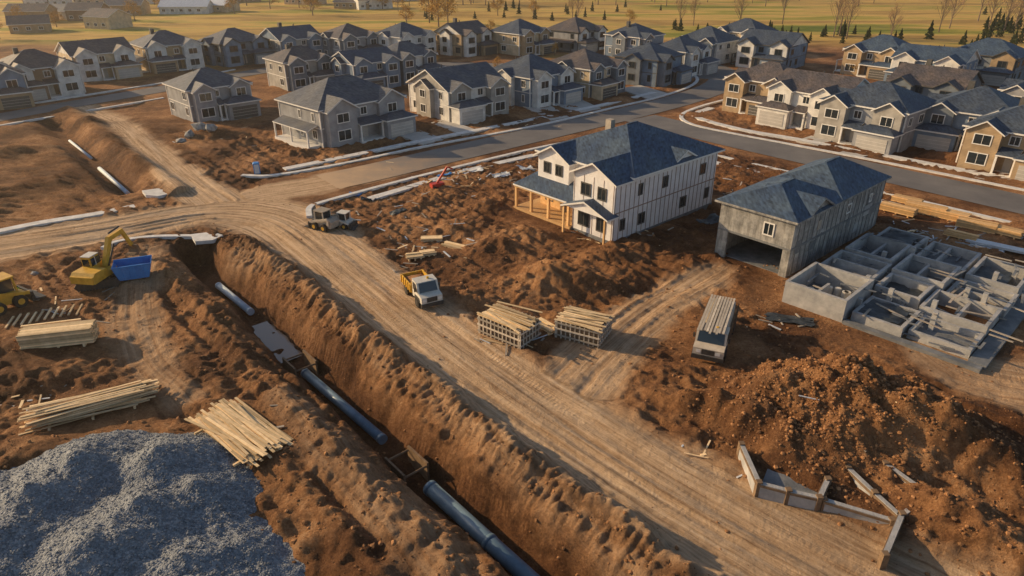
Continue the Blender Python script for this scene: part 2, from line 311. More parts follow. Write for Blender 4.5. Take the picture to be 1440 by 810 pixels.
bump(560,320,2.5,2,0,.5); bump(1180,700,5,1.5,-40,.5); bump(1390,660,6,3,-50,2.0); bump(1370,770,5,3,-50,2.2); bump(1400,600,5,3,0,.8); bump(1310,640,3,2,0,1.2)  # the two tall lower-right mounds are raised to shade that corner
bump(60,260,7,4,40,1.0); bump(20,215,6,3,40,1.3); bump(130,175,6,2,40,.9); bump(200,235,5,1.2,-40,.9)
bump(300,190,4,2.5,30,1.3); bump(345,200,4,2,30,1.0); bump(420,215,3,2,30,.6); bump(1100,250,4,1.6,-40,1.0); bump(1070,270,4,2,-40,.8)
bump(1060,165,5,2,-40,.7);bump(1350,225,6,2,-40,.9); bump(700,165,4,2,40,.6);bump(870,140,4,2,40,.7)
bump(180,470,4,2,-40,.4); bump(60,530,4,2,20,.6); bump(250,540,3,1.6,-40,.6); bump(440,640,3,2,-40,.6); bump(200,370,4,2,0,.4); bump(40,640,4,2,0,.8); bump(20,490,4,2,0,.7)
FLAT=[]
def flat(u,v,r): FLAT.append((*G(u,v),r))
for a in [(160,395,4),(595,415,3),(470,322,2.6),(715,465,3),(820,468,3),(1003,478,4.5),(130,590,5),(340,625,5),(90,480,4),(1250,430,10),(1150,425,7),(1330,470,7),(860,290,10),(1160,340,9),(1090,365,5),(55,445,3),(20,425,3),(610,355,2.5),(1150,690,4),(1330,310,6),(790,300,7),(615,262,1.5)]: flat(*a)
def H(x,y,full=False):
    x=np.asarray(x,float);y=np.asarray(y,float)
    near=1-ss(95,150,y)*.75; site=1-ss(150,200,y)*.8
    rough=1.15*fbm(x/9,y/9,3,3)
    rid=(1-np.abs(fbm(x/2.6,y/2.6,4,11))*4); clod=fbm(x/.9,y/.9,3,21); fine=vn(x/.33,y/.33,25)-.5+.5*(vn(x/.2,y/.2,26)-.5)
    rough=rough+.34*(rid-.7)*near+.75*clod*near*ss(-.28,.12,fbm(x/5,y/5,2,41))+.2*(rid-.7)*(1-near)+.09*fine*near
    u=(x*.72+y*.69); vv=(x*.69-y*.72)
    rough=rough+.24*(vn(u/.55,vv/7,61)-.5)*near*2
    f=np.ones_like(x)
    for fx,fy,fr in FLAT: f=f*(1-.85*(1-ss(fr*.75,fr*1.25,np.hypot(x-fx,y-fy))))
    dR,aR,lR,wR=pd(x,y,ROAD); e=fbm(x/2.5,y/2.5,3,31)*2.0
    mroad=1-ss(-1.4,1.0,dR-wR+e); ac=aR; al=lR
    for i,(sp_,wt) in enumerate(SPURS):
        d1,a1,l1,w1=pd(x,y,sp_); m1=(1-ss(-.9,.9,d1-w1+e))*wt; c_=m1>mroad; ac=np.where(c_,a1,ac); al=np.where(c_,l1+200*(i+1),al); mroad=np.maximum(mroad,m1)
    ac=np.where(mroad<.02,u,ac); al=np.where(mroad<.02,vv,al)
    wob=ac+.6*fbm(al/9,ac*0+3,2,71)
    ruts=.28*(vn(wob/.5,al/10,81)-.5)+.32*(vn(wob/1.5,al/16,83)-.5)+.08*clod+.02*fine
    h=rough*f*(1-mroad)*site*1.0+(ruts*f-.05)*mroad
    asp=np.ones_like(x)
    for r,hw in zip(AS,AH):
        d,_,_,_=pd(x,y,r); asp=np.minimum(asp,ss(hw+1.2,hw+4.5,d))
    h=h*asp-.03*(1-asp)
    wet_shade=np.zeros_like(x)
    for bx_,by_,rx,ry,an,hh in BUMPS:
        dx=x-bx_;dy=y-by_; p=(dx*math.cos(an)+dy*math.sin(an))/rx; q=(-dx*math.sin(an)+dy*math.cos(an))/ry
        r2=p*p+q*q; r=np.sqrt(r2)+.25*fbm(x/2,y/2,3,91)
        g=np.exp(-r*r*1.4) if abs(hh)<3 else np.clip(1-r*.85,0,1)**1.1
        h=h+hh*g*(1+.6*fbm(x/1.1,y/1.1,3,92))*asp*(1-mroad*.8)
    dT,aT,lT,_=pd(x,y,TR); edge=1.0*fbm(x/2.4,y/2.4,3,51)+.3*fbm(x/.7,y/.7,2,52)
    D=2.75; dt=dT+edge
    prof=ss(.8,2.5,dt); prof=prof**.85
    L_=np.clip(lT/6,0,1)
    br=1.5*np.exp(-((aT-4.4+edge)/1.35)**2)*(1+.8*fbm(x/2.2,y/2.2,4,53))*L_
    bl=.95*np.exp(-((aT+4.3+edge)/1.3)**2)*(1+.8*fbm(x/2.2,y/2.2,4,54))*L_
    bl2=.45*np.exp(-((aT+7.5+edge)/1.2)**2)*L_
    b_=np.where(dT<12,br+bl+bl2+(.45*clod+.13*fine)*np.exp(-((np.abs(aT)-4.2)/2.0)**2)*L_,0)
    tooth=.22*np.abs(((lT/.6+edge*1.2)%1)-.5)*np.exp(-((aT-3.6)/1.5)**2)*2
    h=h+b_+tooth*(dT<8)
    h=np.where(dt<2.5,(h)*prof-D*(1-prof)*(1+.22*fbm(x/1.3,y/1.3,3,57)),h)
    wet_shade=np.maximum(wet_shade,1-ss(1.0,2.6,dT))  # damp trench floor, with the shade of the walls darkened into the colour
    d3,a3,l3,_=pd(x,y,TR2); e3=.8*fbm(x/2,y/2,3,58)
    pr=ss(.6,3.2,d3+e3); h=np.where(d3<4.5,h*pr-1.6*(1-pr),h)+ .9*np.exp(-((a3-4.4+e3)/1.5)**2)*(d3<10)*1.0
    wet_shade=np.maximum(wet_shade,.8*(1-ss(.5,2.5,d3)))  # same darkening along the second trench
    if not full: return h
    grass=ss(232,262,y+12*fbm(x/30,y/30,3,5)*2+np.where(x>60,(x-60)*.25,0))
    grass=np.maximum(grass,.55*ss(.05,.2,fbm(x/14,y/14,3,6))*ss(165,190,y))
    dark=np.maximum(wet_shade,.85*ss(-.02,.16,fbm(x/8,y/8,4,8))*(1-grass))*(1-mroad*.85)
    h=h+ss(500,1500,y)*25*fbm(x/300,y/300,2,9)
    return h,np.stack([mroad,grass,dark],-1),np.stack([ac,al,ac*0],-1)
def zat(x,y): return float(H(np.array([x]),np.array([y]))[0])
def axis(a,b,st,lo,hi,g=1.06,mx=60):
    c=list(np.arange(a,b,st)); s=st; 
    while c[-1]<hi: s=min(s*g,mx); c.append(c[-1]+s)
    s=st
    while c[0]>lo: s=min(s*g,mx); c.insert(0,c[0]-s)
    return np.array(c)
xs=axis(-46,54,.17,-1800,1800); y1=axis(19,80,.15,-60,80.1,1.12)
y1=y1[y1<=80]; yy=[y1[-1]]; s=.16
while yy[-1]<3200: s=min(s*(1.007 if yy[-1]<135 else 1.04),60); yy.append(yy[-1]+s)
ys=np.concatenate([y1,np.array(yy[1:])])
X,Y=np.meshgrid(xs,ys); nx,ny=len(xs),len(ys); X=X.ravel();Y=Y.ravel()
Z,MK,TK=H(X,Y,True)
me=bpy.data.meshes.new('ground'); nv=nx*ny; nf=(nx-1)*(ny-1)
me.vertices.add(nv); me.vertices.foreach_set('co',np.stack([X,Y,Z],-1).ravel())
i=np.arange(nv).reshape(ny,nx); q=np.stack([i[:-1,:-1],i[:-1,1:],i[1:,1:],i[1:,:-1]],-1).reshape(-1,4)
me.loops.add(nf*4); me.loops.foreach_set('vertex_index',q.ravel()); me.polygons.add(nf); me.polygons.foreach_set('loop_start',np.arange(nf)*4)
try: me.polygons.foreach_set('loop_total',np.full(nf,4))
except Exception: pass
me.update(calc_edges=True); me.validate()
a=me.attributes.new('mask','FLOAT_COLOR','POINT'); a.data.foreach_set('color',np.concatenate([MK,np.ones((nv,1))],1).astype(np.float32).ravel())
a=me.attributes.new('trk','FLOAT_VECTOR','POINT'); a.data.foreach_set('vector',TK.astype(np.float32).ravel())
me.polygons.foreach_set('use_smooth',[True]*nf); me.materials.append(M['ground'])
g=bpy.data.objects.new('ground',me); col.objects.link(g)
# ------------------------------------------------------------------ roads, kerbs
def offs(pts,o):
    out=[]
    for i in range(len(pts)):
        a=np.array(pts[max(i-1,0)][:2]);b=np.array(pts[min(i+1,len(pts)-1)][:2]); d=b-a; d/=np.hypot(*d)+1e-9
        out.append(np.array(pts[i][:2])+o*np.array([-d[1],d[0]]))
    return out
for k,(r,hw) in enumerate(zip(AS,AH)):
    mb=MB(); A=offs(r,hw); B=offs(r,-hw); z=.03+k*.006
    zz=[z]*len(A)
    if k==0: zz[0]=-.3; zz[1]=-.08
    mb.add([(p[0],p[1],q_) for p,q_ in zip(A,zz)]+[(p[0],p[1],q_) for p,q_ in zip(B,zz)],[(len(A)+i,len(A)+i+1,i+1,i) for i in range(len(A)-1)]); mb.obj('asphalt_road',['asph'])
def strip(name,px,w,h,z0=-.15,mat='kerb',n=4):
    pts=[G(*p) for p in px]; r=cr(pts,n)
    A=offs(r,w/2);B=offs(r,-w/2); n=len(A); mb=MB()
    vs=[(p[0],p[1],h) for p in A]+[(p[0],p[1],h) for p in B]+[(p[0],p[1],z0) for p in A]+[(p[0],p[1],z0) for p in B]
    fs=[]
    for i in range(n-1): fs+=[(n+i,n+i+1,i+1,i),(i,i+1,2*n+i+1,2*n+i),(n+i+1,n+i,3*n+i,3*n+i+1)]
    fs+=[(0,2*n,3*n,n),(n-1,2*n-1,4*n-1,3*n-1)]
    mb.add(vs,fs); return mb.obj(name,[mat])
strip('kerb',[(340,247),(385,247),(480,231),(560,214),(600,206),(760,176),(862,152),(930,136),(975,119),(975,105),(930,84)],.75,.15)
strip('pavement',[(400,238),(480,222),(600,197),(750,168),(855,146),(920,130)],1.4,.12)
strip('kerb',[(435,305),(436,292),(460,283),(560,256),(640,236),(740,212),(800,200),(860,190),(905,193),(1000,217),(1120,245),(1240,271),(1440,318),(1600,355)],.7,.15)
strip('pavement',[(520,280),(640,245),(740,221),(830,204)],1.3,.12)
strip('pavement',[(1000,228),(1120,256),(1240,284),(1440,334)],1.4,.12)
strip('kerb',[(1090,118),(1040,135),(985,150),(958,163),(975,176),(1040,190),(1120,205),(1240,228),(1440,268),(1600,300)],.75,.15)
strip('pavement',[(1000,152),(978,164),(1040,182),(1120,196),(1240,218),(1440,256)],1.5,.13)
strip('kerb',[(-40,334),(0,326),(60,314),(130,303),(190,291)],1.3,.18)
strip('kerb',[(145,350),(165,341),(215,334),(290,333)],.6,.2)
strip('kerb',[(-60,163),(0,153),(100,137),(240,115),(330,98)],.7,.15)
strip('kerb',[(-60,190),(0,177),(100,160),(230,138)],.7,.15)
def patch(name,px,z,mat,h=.1):
    P=[G(*p) for p in px]; mb=MB(); n=len(P)
    mb.add([(x,y,z) for x,y in P]+[(x,y,z-h-.3) for x,y in P],[tuple(range(n))]+[(i,(i+1)%n,(i+1)%n+n,i+n) for i in range(n)]); return mb.obj(name,[mat])
patch('concrete_apron',[(200,270),(222,267),(242,267),(240,274),(222,278),(205,276)],.22,'kerb')
patch('concrete_apron',[(268,332),(300,328),(314,333),(300,340),(275,342)],.22,'kerb')
for d in [[(560,190),(588,183),(625,196),(595,204)],[(603,172),(628,168),(675,185),(650,190)],[(735,150),(765,143),(800,165),(775,170)],[(775,145),(810,137),(845,153),(812,160)],[(870,125),(900,120),(940,132),(912,140)],
          [(1145,190),(1180,195),(1150,205),(1120,198)],[(1210,205),(1250,212),(1210,222),(1180,215)],[(1390,235),(1425,240),(1400,256),(1370,250)],[(1050,130),(1080,140),(1040,148),(1020,142)]]:
    patch('driveway',d,.10,'drive')
# ------------------------------------------------------------------ houses
def win(fr,gl,face,u,z,w,h,pos,mull=True):
    def bxx(mb,u0,u1,z0,z1,o0,o1):
        if face=='F': mb.bx(u0,pos-o1,z0,u1,pos-o0,z1)
        elif face=='B': mb.bx(u0,pos+o0,z0,u1,pos+o1,z1)
        elif face=='L': mb.bx(pos-o1,u0,z0,pos-o0,u1,z1)
        else: mb.bx(pos+o0,u0,z0,pos+o1,u1,z1)
    t=.13
    bxx(gl,u-w/2+t,u+w/2-t,z+t,z+h-t,-.03,.035)
    bxx(fr,u-w/2,u-w/2+t,z,z+h,-.03,.08); bxx(fr,u+w/2-t,u+w/2,z,z+h,-.03,.08)
    bxx(fr,u-w/2+t,u+w/2-t,z,z+t,-.03,.08); bxx(fr,u-w/2+t,u+w/2-t,z+h-t,z+h,-.03,.08)
    if mull: bxx(fr,u-.03,u+.03,z+t,z+h-t,.0,.06)
def house(corner,phi,near,w,d,wall,roof,kind=0,trim='trim',h=5.8,mirror=False,name='suburban_house'):
    X_=R(phi+90); cx,cy=corner
    if near=='R': cx-=w*math.cos(X_); cy-=w*math.sin(X_)
    e=empty(name,(cx,cy,0),X_); rr=random.Random(int(cx*13+cy*7))
    fx=(lambda a,b:(w-b,w-a)) if mirror else (lambda a,b:(a,b))
    wall2=rr.choice([wall,'stone','slate','white','tan','blue'])
    wl=MB();rf=MB();fr=MB();gl=MB();dr=MB();po=MB()
    wl.bx(0,0,-.8,w,d,h)
    sl=.46+.08*rr.random()
    if kind%3==1: rf.gable(0,0,w,d,h,sl*.9,axis='x')
    else: rf.hip(0,0,w,d,h,sl)
    ww=w*.32; a,b=fx(.6,.6+ww); wl.bx(a,-1.6,-.8,b,.1,h-.02,1); rf.gable(a,-1.6,b,d*.45,h-.01,.62,axis='y',oh=.4)
    win(fr,gl,'F',(a+b)/2,3.7,2.4,1.6,-1.6); win(fr,gl,'F',(a+b)/2,.8,2.6,1.8,-1.6)
    if kind%3!=2:
        a2,b2=fx(w-ww*1.0-.3,w-.3); wl.bx(a2,-.7,-.8,b2,.1,h-.03,1); rf.gable(a2,-.7,b2,d*.4,h-.02,.6,axis='y',oh=.4)
        win(fr,gl,'F',(a2+b2)/2,3.7,2.0,1.6,-.7)
    g0,g1=fx(w-6.1,w-.05); wl.bx(g0,-3.2,-.8,g1,-.68,2.85,0); rf.hip(g0,-3.2,g1,-.2,2.85,.45,.35)
    dr.bx(g0+.6,-3.26,0,g1-.6,-3.14,2.25)
    for zz in (.55,1.1,1.65): fr.bx(g0+.6,-3.275,zz,g1-.6,-3.25,zz+.03)
    p0,p1=fx(.6+ww+.02,w-6.15)
    if p1-p0>1.2:
        V=[(p0,-2.3,2.7),(p1,-2.3,2.7),(p1,.02,3.5),(p0,.02,3.5),(p0,-2.3,2.88),(p1,-2.3,2.88),(p1,.02,3.68),(p0,.02,3.68)]
        rf.add(V,[(4,5,6,7)],0); rf.add(V,[(0,3,2,1),(0,1,5,4),(1,2,6,5),(3,0,4,7)],1)
        for q_ in (p0+.2,p1-.2): po.bx(q_-.14,-2.2,0,q_+.14,-1.92,2.72)
        po.bx(p0,-2.3,-.5,p1,-.0,.18); dr.bx((p0+p1)/2-.5,-.07,.2,(p0+p1)/2+.5,.02,2.3)
        win(fr,gl,'F',(p0+p1)/2,4.0,1.4,1.4,0)
    y0=d*.35; y1_=d*.72
    bay=rr.random()
    if bay<.6:
        wl.bx(-1.0,y0,-.8,.1,y1_,h-.05,1); rf.gable(-1.0,y0,w*.4,y1_,h-.04,.55,axis='x',oh=.35); win(fr,gl,'L',(y0+y1_)/2,3.7,1.8,1.5,-1.0); win(fr,gl,'L',(y0+y1_)/2,.9,1.8,1.6,-1.0)
    elif bay<.85:
        V=[(-2.2,1,2.6),(0,1,3.3),(0,d-1,3.3),(-2.2,d-1,2.6)]; V=V+[(a_,b_,c_+.18) for a_,b_,c_ in V]
        rf.add(V,[(4,7,6,5)],0); rf.add(V,[(0,1,2,3),(0,4,5,1),(3,2,6,7),(0,3,7,4)],1)
        for y_ in (1.2,d*.5,d-1.2): po.bx(-2.1,y_-.12,-.2,-1.86,y_+.12,2.62)
        po.bx(-2.2,1,-.5,0,d-1,.15)
    nd=max(2,int(d/3.4))
    for k in range(nd):
        u=d*(k+.5)/nd+rr.uniform(-.3,.3)
        for face,pos in(('L',0),('R',w)):
            if rr.random()<.85: win(fr,gl,face,u,3.8,rr.choice([.9,1.3,1.8]),1.5,pos)
            if rr.random()<.75: win(fr,gl,face,u,.9,rr.choice([.9,1.5,2.0]),1.6,pos)
    for k in range(3):
        win(fr,gl,'B',w*(k+.5)/3,3.9,1.4,1.3,d); win(fr,gl,'B',w*(k+.5)/3,.9,1.6,1.5,d)
    for (x_,y_) in((0,0),(w,0),(0,d),(w,d)): fr.bx(x_-.09,y_-.09,-.5,x_+.09,y_+.09,h-.03)
    fr.bx(-.035,-.035,2.85,w+.035,d+.035,3.0)
    wl.obj('walls',[wall,wall2],e); rf.obj('roof',[roof,trim,wall2],e); fr.obj('trim',[trim],e); gl.obj('windows',['glass'],e); dr.obj('doors',['trimd' if rr.random()<.5 else 'drive'],e)
    if po.v: po.obj('porch',[trim],e)
    vt=MB()
    for k in range(3):
        x_=rr.uniform(.3,.7)*w; y_=d*rr.uniform(.6,.75); vt.cyl((x_,y_,h),(x_,y_,h+sl*(d-y_)+.9),.1,n=8)
    if rr.random()<.3: vt.bx(w*.3,d*.55,h,w*.3+.9,d*.55+.9,h+sl*d/2+.9)
    vt.obj('roof_vents',['trimd'],e)
    return e
SE=-44; SW=224
hs=[((272,172),SE,'L',12,11,'grey','roofg',0,0),((455,207),SE,'L',17,13,'grey','roofg',0,0),((632,172),SE,'L',14,13,'white','roofg',1,1),((745,152),SE,'L',13,12,'blue','roof',0,0),
((828,138),SE,'L',12,12,'beige','roofb',0,1),((922,122),SE,'L',12,12,'blue','roof',2,0),
((405,128),SE,'L',12,10,'stone','roofb',0,0),((500,128),SE,'L',12,10,'blue','roof',1,1),((560,118),SE,'L',12,10,'white','roofg',0,0),
((20,142),SE,'L',14,12,'brown','roofb',0,1),((110,115),SE,'L',14,12,'beige','roofb',1,0),((212,102),SE,'L',14,12,'tan','roofg',0,1),((315,94),SE,'L',14,12,'slate','roofg',0,0),((398,88),SE,'L',13,12,'stone','roof',1,1),
((480,86),SE,'L',13,12,'grey','roofb',0,0),((565,84),SE,'L',13,12,'white','roof',0,1),((650,80),SE,'L',12,12,'tan','roofb',1,0),((730,79),SE,'L',13,12,'beige','roof',0,0),((812,74),SE,'L',13,12,'grey','roofb',0,1),((897,84),SE,'L',12,12,'blue','roof',2,0),
((1100,167),SW,'R',13,11,'tan','roofb',0,0),((1175,187),SW,'R',14,12,'white','roofb',1,1),((1262,214),SW,'R',14,12,'grey','roof',0,0),((1415,222),SW,'R',13,12,'blue','roof',0,1),((1340,170),SW,'R',13,11,'slate','roofb',1,0),
((1260,112),SW,'R',14,12,'tan','roofblue',0,0),((1345,128),SW,'R',15,12,'blue','roofblue',1,1),((1420,120),SW,'R',15,12,'slate','roofblue',0,0),((1005,92),SW,'R',13,12,'white','roof',0,1),((1105,100),SW,'R',14,12,'blue','roof',1,0),((1060,78),SW,'R',14,12,'beige','roof',0,0),
((1520,190),SW,'R',14,12,'grey','roof',0,0),((1500,260),SW,'R',14,12,'tan','roof',0,0),((-70,160),SE,'L',14,12,'tan','roofb',0,0),((960,108),SE,'L',12,10,'grey','roof',0,0)]
for px,phi,nr,w,d,wa,ro,kd,mi in hs:
    house(G(*px),phi+random.uniform(-5,5),nr,w,d*random.uniform(.95,1.05),wa,ro,kd,mirror=bool(mi),trim='trim' if random.random()<.8 else 'trimd',h=random.uniform(5.6,6.1))
def farhouse(u,v,w,d,rot,wall,roof,h=3.2):
    x,y=G(u,v); e=empty('farm_building',(x,y,0),R(rot)); mb=MB(); mb.bx(0,0,-2,w,d,h); mb.obj('walls',[wall],e); r=MB(); r.gable(0,0,w,d,h,.45,axis='x'); r.obj('roof',[roof,'trim',wall],e)
    fr=MB();gl=MB()
    for k in range(int(w/4)): win(fr,gl,'F',2+4*k,1,1.6,1.3,0)
    fr.obj('window_frames',['trim'],e); gl.obj('windows',['glass'],e)
for u,v,w,wa,ro in [(10,32,16,'tan','roofb'),(55,26,18,'white','roofg'),(95,30,14,'brown','roofb'),(150,22,16,'tan','roofg'),(225,20,22,'white','tarp'),(275,16,18,'beige','tarp'),(35,10,22,'white','tarp'),(120,8,20,'beige','roofg'),(170,6,24,'white','roofg'),(300,5,26,'tan','roofg'),(400,6,20,'beige','roofb'),(470,12,20,'tan','roofb'),(505,14,18,'white','roofb'),(530,3,26,'white','roofg'),(1290,-5,30,'brown','roofb'),(860,-6,30,'tan','roofb'),(65,4,30,'white','tarp'),(200,-6,30,'beige','tarp'),(350,-8,34,'white','roofg'),(15,48,13,'tan','roofb'),(120,40,13,'beige','roofb')]:
    farhouse(u,v,w,11,random.choice([-20,5,30]),wa,ro,random.choice([3.2,4.5]))
def framed():
    c=G(860,343); X_=R(-48); w=15.5; d=19.5; e=empty('framed_house',(c[0]-w*math.cos(X_),c[1]-w*math.sin(X_),0),X_)
    h=7.0; wl=MB();rf=MB();fr=MB();gl=MB();st=MB();po=MB()
    wl.bx(1,3,-.6,w,d,h); wl.bx(9.4,0,-.6,w,3.05,h-.02); wl.bx(1.6,1.9,3.6,6.8,3.05,h-.03)
    rf.hip(1,3,w,d,h,.42,.6); rf.gable(9.4,0,w,9,h-.01,.5,axis='y',oh=.5); rf.gable(1.6,1.9,6.8,9,h-.02,.55,axis='y',oh=.5)
    rf.gable(8,10,w+.02,15,h-.03,.5,axis='x',oh=.3)
    V=[(-.4,-.5,3.1),(9.38,-.5,3.1),(9.38,3.0,4.5),(1.0,3.0,4.5),(1.0,9.5,4.5),(-.4,9.5,3.1)]
    V2=[(a,b,c_+.2) for a,b,c_ in V]
    rf.add(V2,[(0,1,2,3),(0,3,4,5)],0); rf.add(V+V2,[(3,2,1,0),(5,4,3,0),(0,1,7,6),(5,0,6,11),(4,5,11,10)],1)
    rf.gable(9.2,-1.3,w+.2,.05,3.2,.35,axis='y',oh=.3)
    for x_ in (-.1,2.6,5.6,8.9): po.bx(x_-.15,-.3,0,x_+.15,0,3.12)
    for y_ in (4.5,9.2): po.bx(-.25,y_-.15,0,.05,y_+.15,3.12)
    for x_ in (9.3,15.5): po.bx(x_-.1,-1.5,-.2,x_+.1,-1.3,3.1)
    po.bx(-.4,-.4,-.6,9.38,2.98,.3); po.bx(-.4,2.98,-.6,.98,9.5,.3)
    po.bx(-.35,-.33,2.85,9.35,-.12,3.1)
    win(fr,gl,'F',11.3,4.6,1.5,1.5,0); win(fr,gl,'F',13.7,4.6,1.3,1.5,0); win(fr,gl,'F',11.2,.9,1.8,1.7,0); win(fr,gl,'F',13.8,.9,1.4,1.7,0)
    win(fr,gl,'F',3.2,5,1.2,1.4,1.9); win(fr,gl,'F',5.2,5,1.2,1.4,1.9); win(fr,gl,'F',8,4.9,1,1.3,3)
    win(fr,gl,'F',2.6,1.0,1.4,1.6,3); win(fr,gl,'F',7.8,1.0,1.6,1.6,3)
    for y_,z_,ww in((1.6,1.2,.9),(5,1.1,1.2),(9,4.6,1),(13,1.2,1.3),(16.5,4.6,1.2),(4.4,4.7,.8),(18,1.2,1)): win(fr,gl,'R',y_,z_,ww,1.4,w)
    for y_ in(6,11,15): win(fr,gl,'L',y_,4.8,1.2,1.3,1)
    for x_ in(3,8,13): win(fr,gl,'B',x_,4.6,1.4,1.3,d)
    for k in range(24):
        y_=.12+k*.83; st.bx(w,y_-.04,-.5,w+.035,y_+.04,h-.02)
    st.bx(w,0.02,3.4,w+.03,d,3.52)
    for k in range(5): x_=9.5+k*1.45; st.bx(x_,-.03,.0,x_+.06,0,h-.05)
    fd=MB(); fd.bx(9.3,-.08,-.8,w+.08,d+.08,.22); fd.obj('foundation',['concd'],e)
    wl.obj('walls',['wrap'],e); rf.obj('roof',['roofblue','trim','wrap'],e); fr.obj('window_frames',['trimd'],e); gl.obj('windows',['glass'],e); st.obj('seams',['seam'],e); po.obj('porch',['wood'],e)
    dd=MB(); dd.bx(4.6,2.9,.3,5.7,2.99,2.6); dd.obj('door',['rust'],e)
    sh=MB(); sh.bx(1.02,2.96,.3,9.38,2.995,3.4); sh.obj('porch_wall_panel',['wood'],e)  # thin orange-brown panel over the white wall behind the porch
    vt=MB(); vt.bx(3.4,12,h,4.3,12.8,h+3.0); vt.obj('chimney',['woodg'],e)
framed()
def unfinished():
    c=(27.4,61.6); X_=R(-48); w=8.2; d=21; e=empty('unfinished_grey_house',(c[0]-w*math.cos(X_),c[1]-w*math.sin(X_),0),X_)
    wl=MB();rf=MB();fr=MB();gl=MB(); t=.3; h=5.9
    wl.bx(0,t,-.6,t,d-t,h); wl.bx(w-t,t,-.6,w,d-t,h); wl.bx(0,d-t,-.6,w,d,h)
    wl.bx(0,0,-.6,1.2,t,3); wl.bx(w-.8,0,-.6,w,t,3); wl.bx(0,0,3,w,t,h); wl.bx(t,t,2.9,w-t,d-t,3.15); wl.bx(t,7,-.5,w-t,7.2,2.9)
    rf.hip(0,9.5,w,d,h,.5,.4); rf.hip(-.2,0,w,11,h-.03,.40,.4); rf.gable(2.5,2.2,w+.02,7.6,h-.05,.5,axis='x',oh=.35)
    win(fr,gl,'F',5.6,3.8,1.2,1.4,0); win(fr,gl,'R',12,3.9,1,1.1,w); win(fr,gl,'R',17.5,3.9,.7,1,w)
    bt=MB()
    for k in range(20): bt.bx(w,1.0+k*1.05,-.4,w+.05,1.06+k*1.05,h-.05)
    bt.bx(w,0.0,2.9,w+.09,d,3.12); bt.bx(0,-.06,2.9,w,0,3.1)
    rr=random.Random(4)
    for k in range(12):
        y_=rr.uniform(.5,18); z_=rr.uniform(.2,4); bt.bx(w+.001*k,y_,z_,w+.052+.001*k,y_+rr.uniform(.6,2.2),z_+rr.uniform(.3,1.4),rr.choice([0,1,2]))
    bt.obj('form_battens',['concd','woodg','conc'],e)
    wl.obj('walls',['rawwall'],e); rf.obj('roof',['roofblue','rawwall','rawwall'],e); fr.obj('window_frames',['trim'],e); gl.obj('windows',['glass'],e)
    dk=MB(); dk.bx(.4,.35,.0,w-.4,6.9,.06); dk.obj('garage_floor',['concd'],e)
unfinished()
def foundation():
    ang=R(-46); o=(25.3,56.6); e=empty('house_foundation',(o[0],o[1],0),ang)
    f=MB(); t=.3
    def cell(x0,y0,x1,y1,h,fl):
        h*=1.35; fl*=.9
        f.bx(x0,y0,-.5,x0+t,y1,h); f.bx(x1-t,y0,-.5,x1,y1,h-.01); f.bx(x0+t,y0,-.5,x1-t,y0+t,h-.02); f.bx(x0+t,y1-t,-.5,x1-t,y1,h-.03)
        f.bx(x0+t,y0+t,-.5,x1-t,y1-t,fl,1)
    cell(0,0,5.6,6.2,1.6,.15); cell(.2,6.5,5.2,12,1.3,.9); cell(0.4,12.3,5,18,1.45,.2); cell(1,18.3,5.2,23,1.1,.4)
    cell(6.0,.8,10.2,5.2,.75,.45); cell(5.7,6.4,9.6,10.4,1.15,.0); cell(5.6,10.7,10.2,16,1.35,.1); cell(5.8,16.4,10.4,22.5,1.0,.4)
    cell(10.5,1.4,15.2,5.2,.6,.3); cell(9.9,5.5,15.2,10.2,1.0,-.1); cell(10.5,10.5,15.4,15,.8,.4); cell(10.8,15.4,15.2,21.5,1.1,.1)
    f.bx(15.3,.6,-.5,16.6,16,.3,1); f.bx(5.7,-.2,-.5,16.4,.5,.28,1)
    for (x0,y0,x1,y1,h) in [(2.4,.3,2.65,3.8,1.5),(.5,9,4.9,9.2,1.9),(2.5,12.6,2.75,17.7,1.5),(7.4,10.9,7.65,15.7,1.3),(7.5,16.7,7.75,22.2,1.2),(12.6,5.8,12.85,9.9,1.1),(10.8,12.6,15.1,12.85,1.0)]: f.bx(x0,y0,-.4,x1,y1,h)
    for k in range(12):
        x_=random.uniform(1,14);y_=random.uniform(2,20); f.bx(x_,y_,0,x_+.4,y_+.4,random.uniform(1.5,2.3))
    f.obj('walls',['conc','concd'],e)
    wdm=MB()
    for k in range(110):
        x_=random.uniform(0,16);y_=random.uniform(0,23);a=random.choice([0,math.pi/2])+random.gauss(0,.12);l=random.uniform(.8,3.2); z_=random.choice([.5,1.0,1.75])+random.uniform(-.1,.3)
        wdm.beam((x_,y_,z_),(x_+l*math.cos(a),y_+l*math.sin(a),z_+random.uniform(-.15,.1)),.2,.06,random.choice([0,1,1]))
    wdm.obj('form_boards',['woodg','concd'],e)
    bk=MB()
    for k in range(7): 
        x_=2.2+random.uniform(-1.4,2.4);y_=3.2+random.uniform(-1.8,1.8); bk.cyl((x_,y_,.15),(x_,y_,1.05),.3,n=12)
    bk.obj('drums',['whitep'],e)
    tp=MB()
    for (x_,y_,a_,b_,z_) in [(1.5,18.6,3,3.6,1.3),(6,6.8,3.2,3.2,.6),(11,16,3,4,.8),(1,13,2.6,3,.9),(6.2,1.2,3.4,3.4,.8)]:
        n=8; vs=[(x_+a_*i/n,y_+b_*j/n,z_+.3*random.random()) for j in range(n+1) for i in range(n+1)]
        tp.add(vs,[(j*(n+1)+i,j*(n+1)+i+1,(j+1)*(n+1)+i+1,(j+1)*(n+1)+i) for j in range(n) for i in range(n)],0)
    tp.obj('membrane_sheets',['tarpd'],e,smooth=True)
foundation()
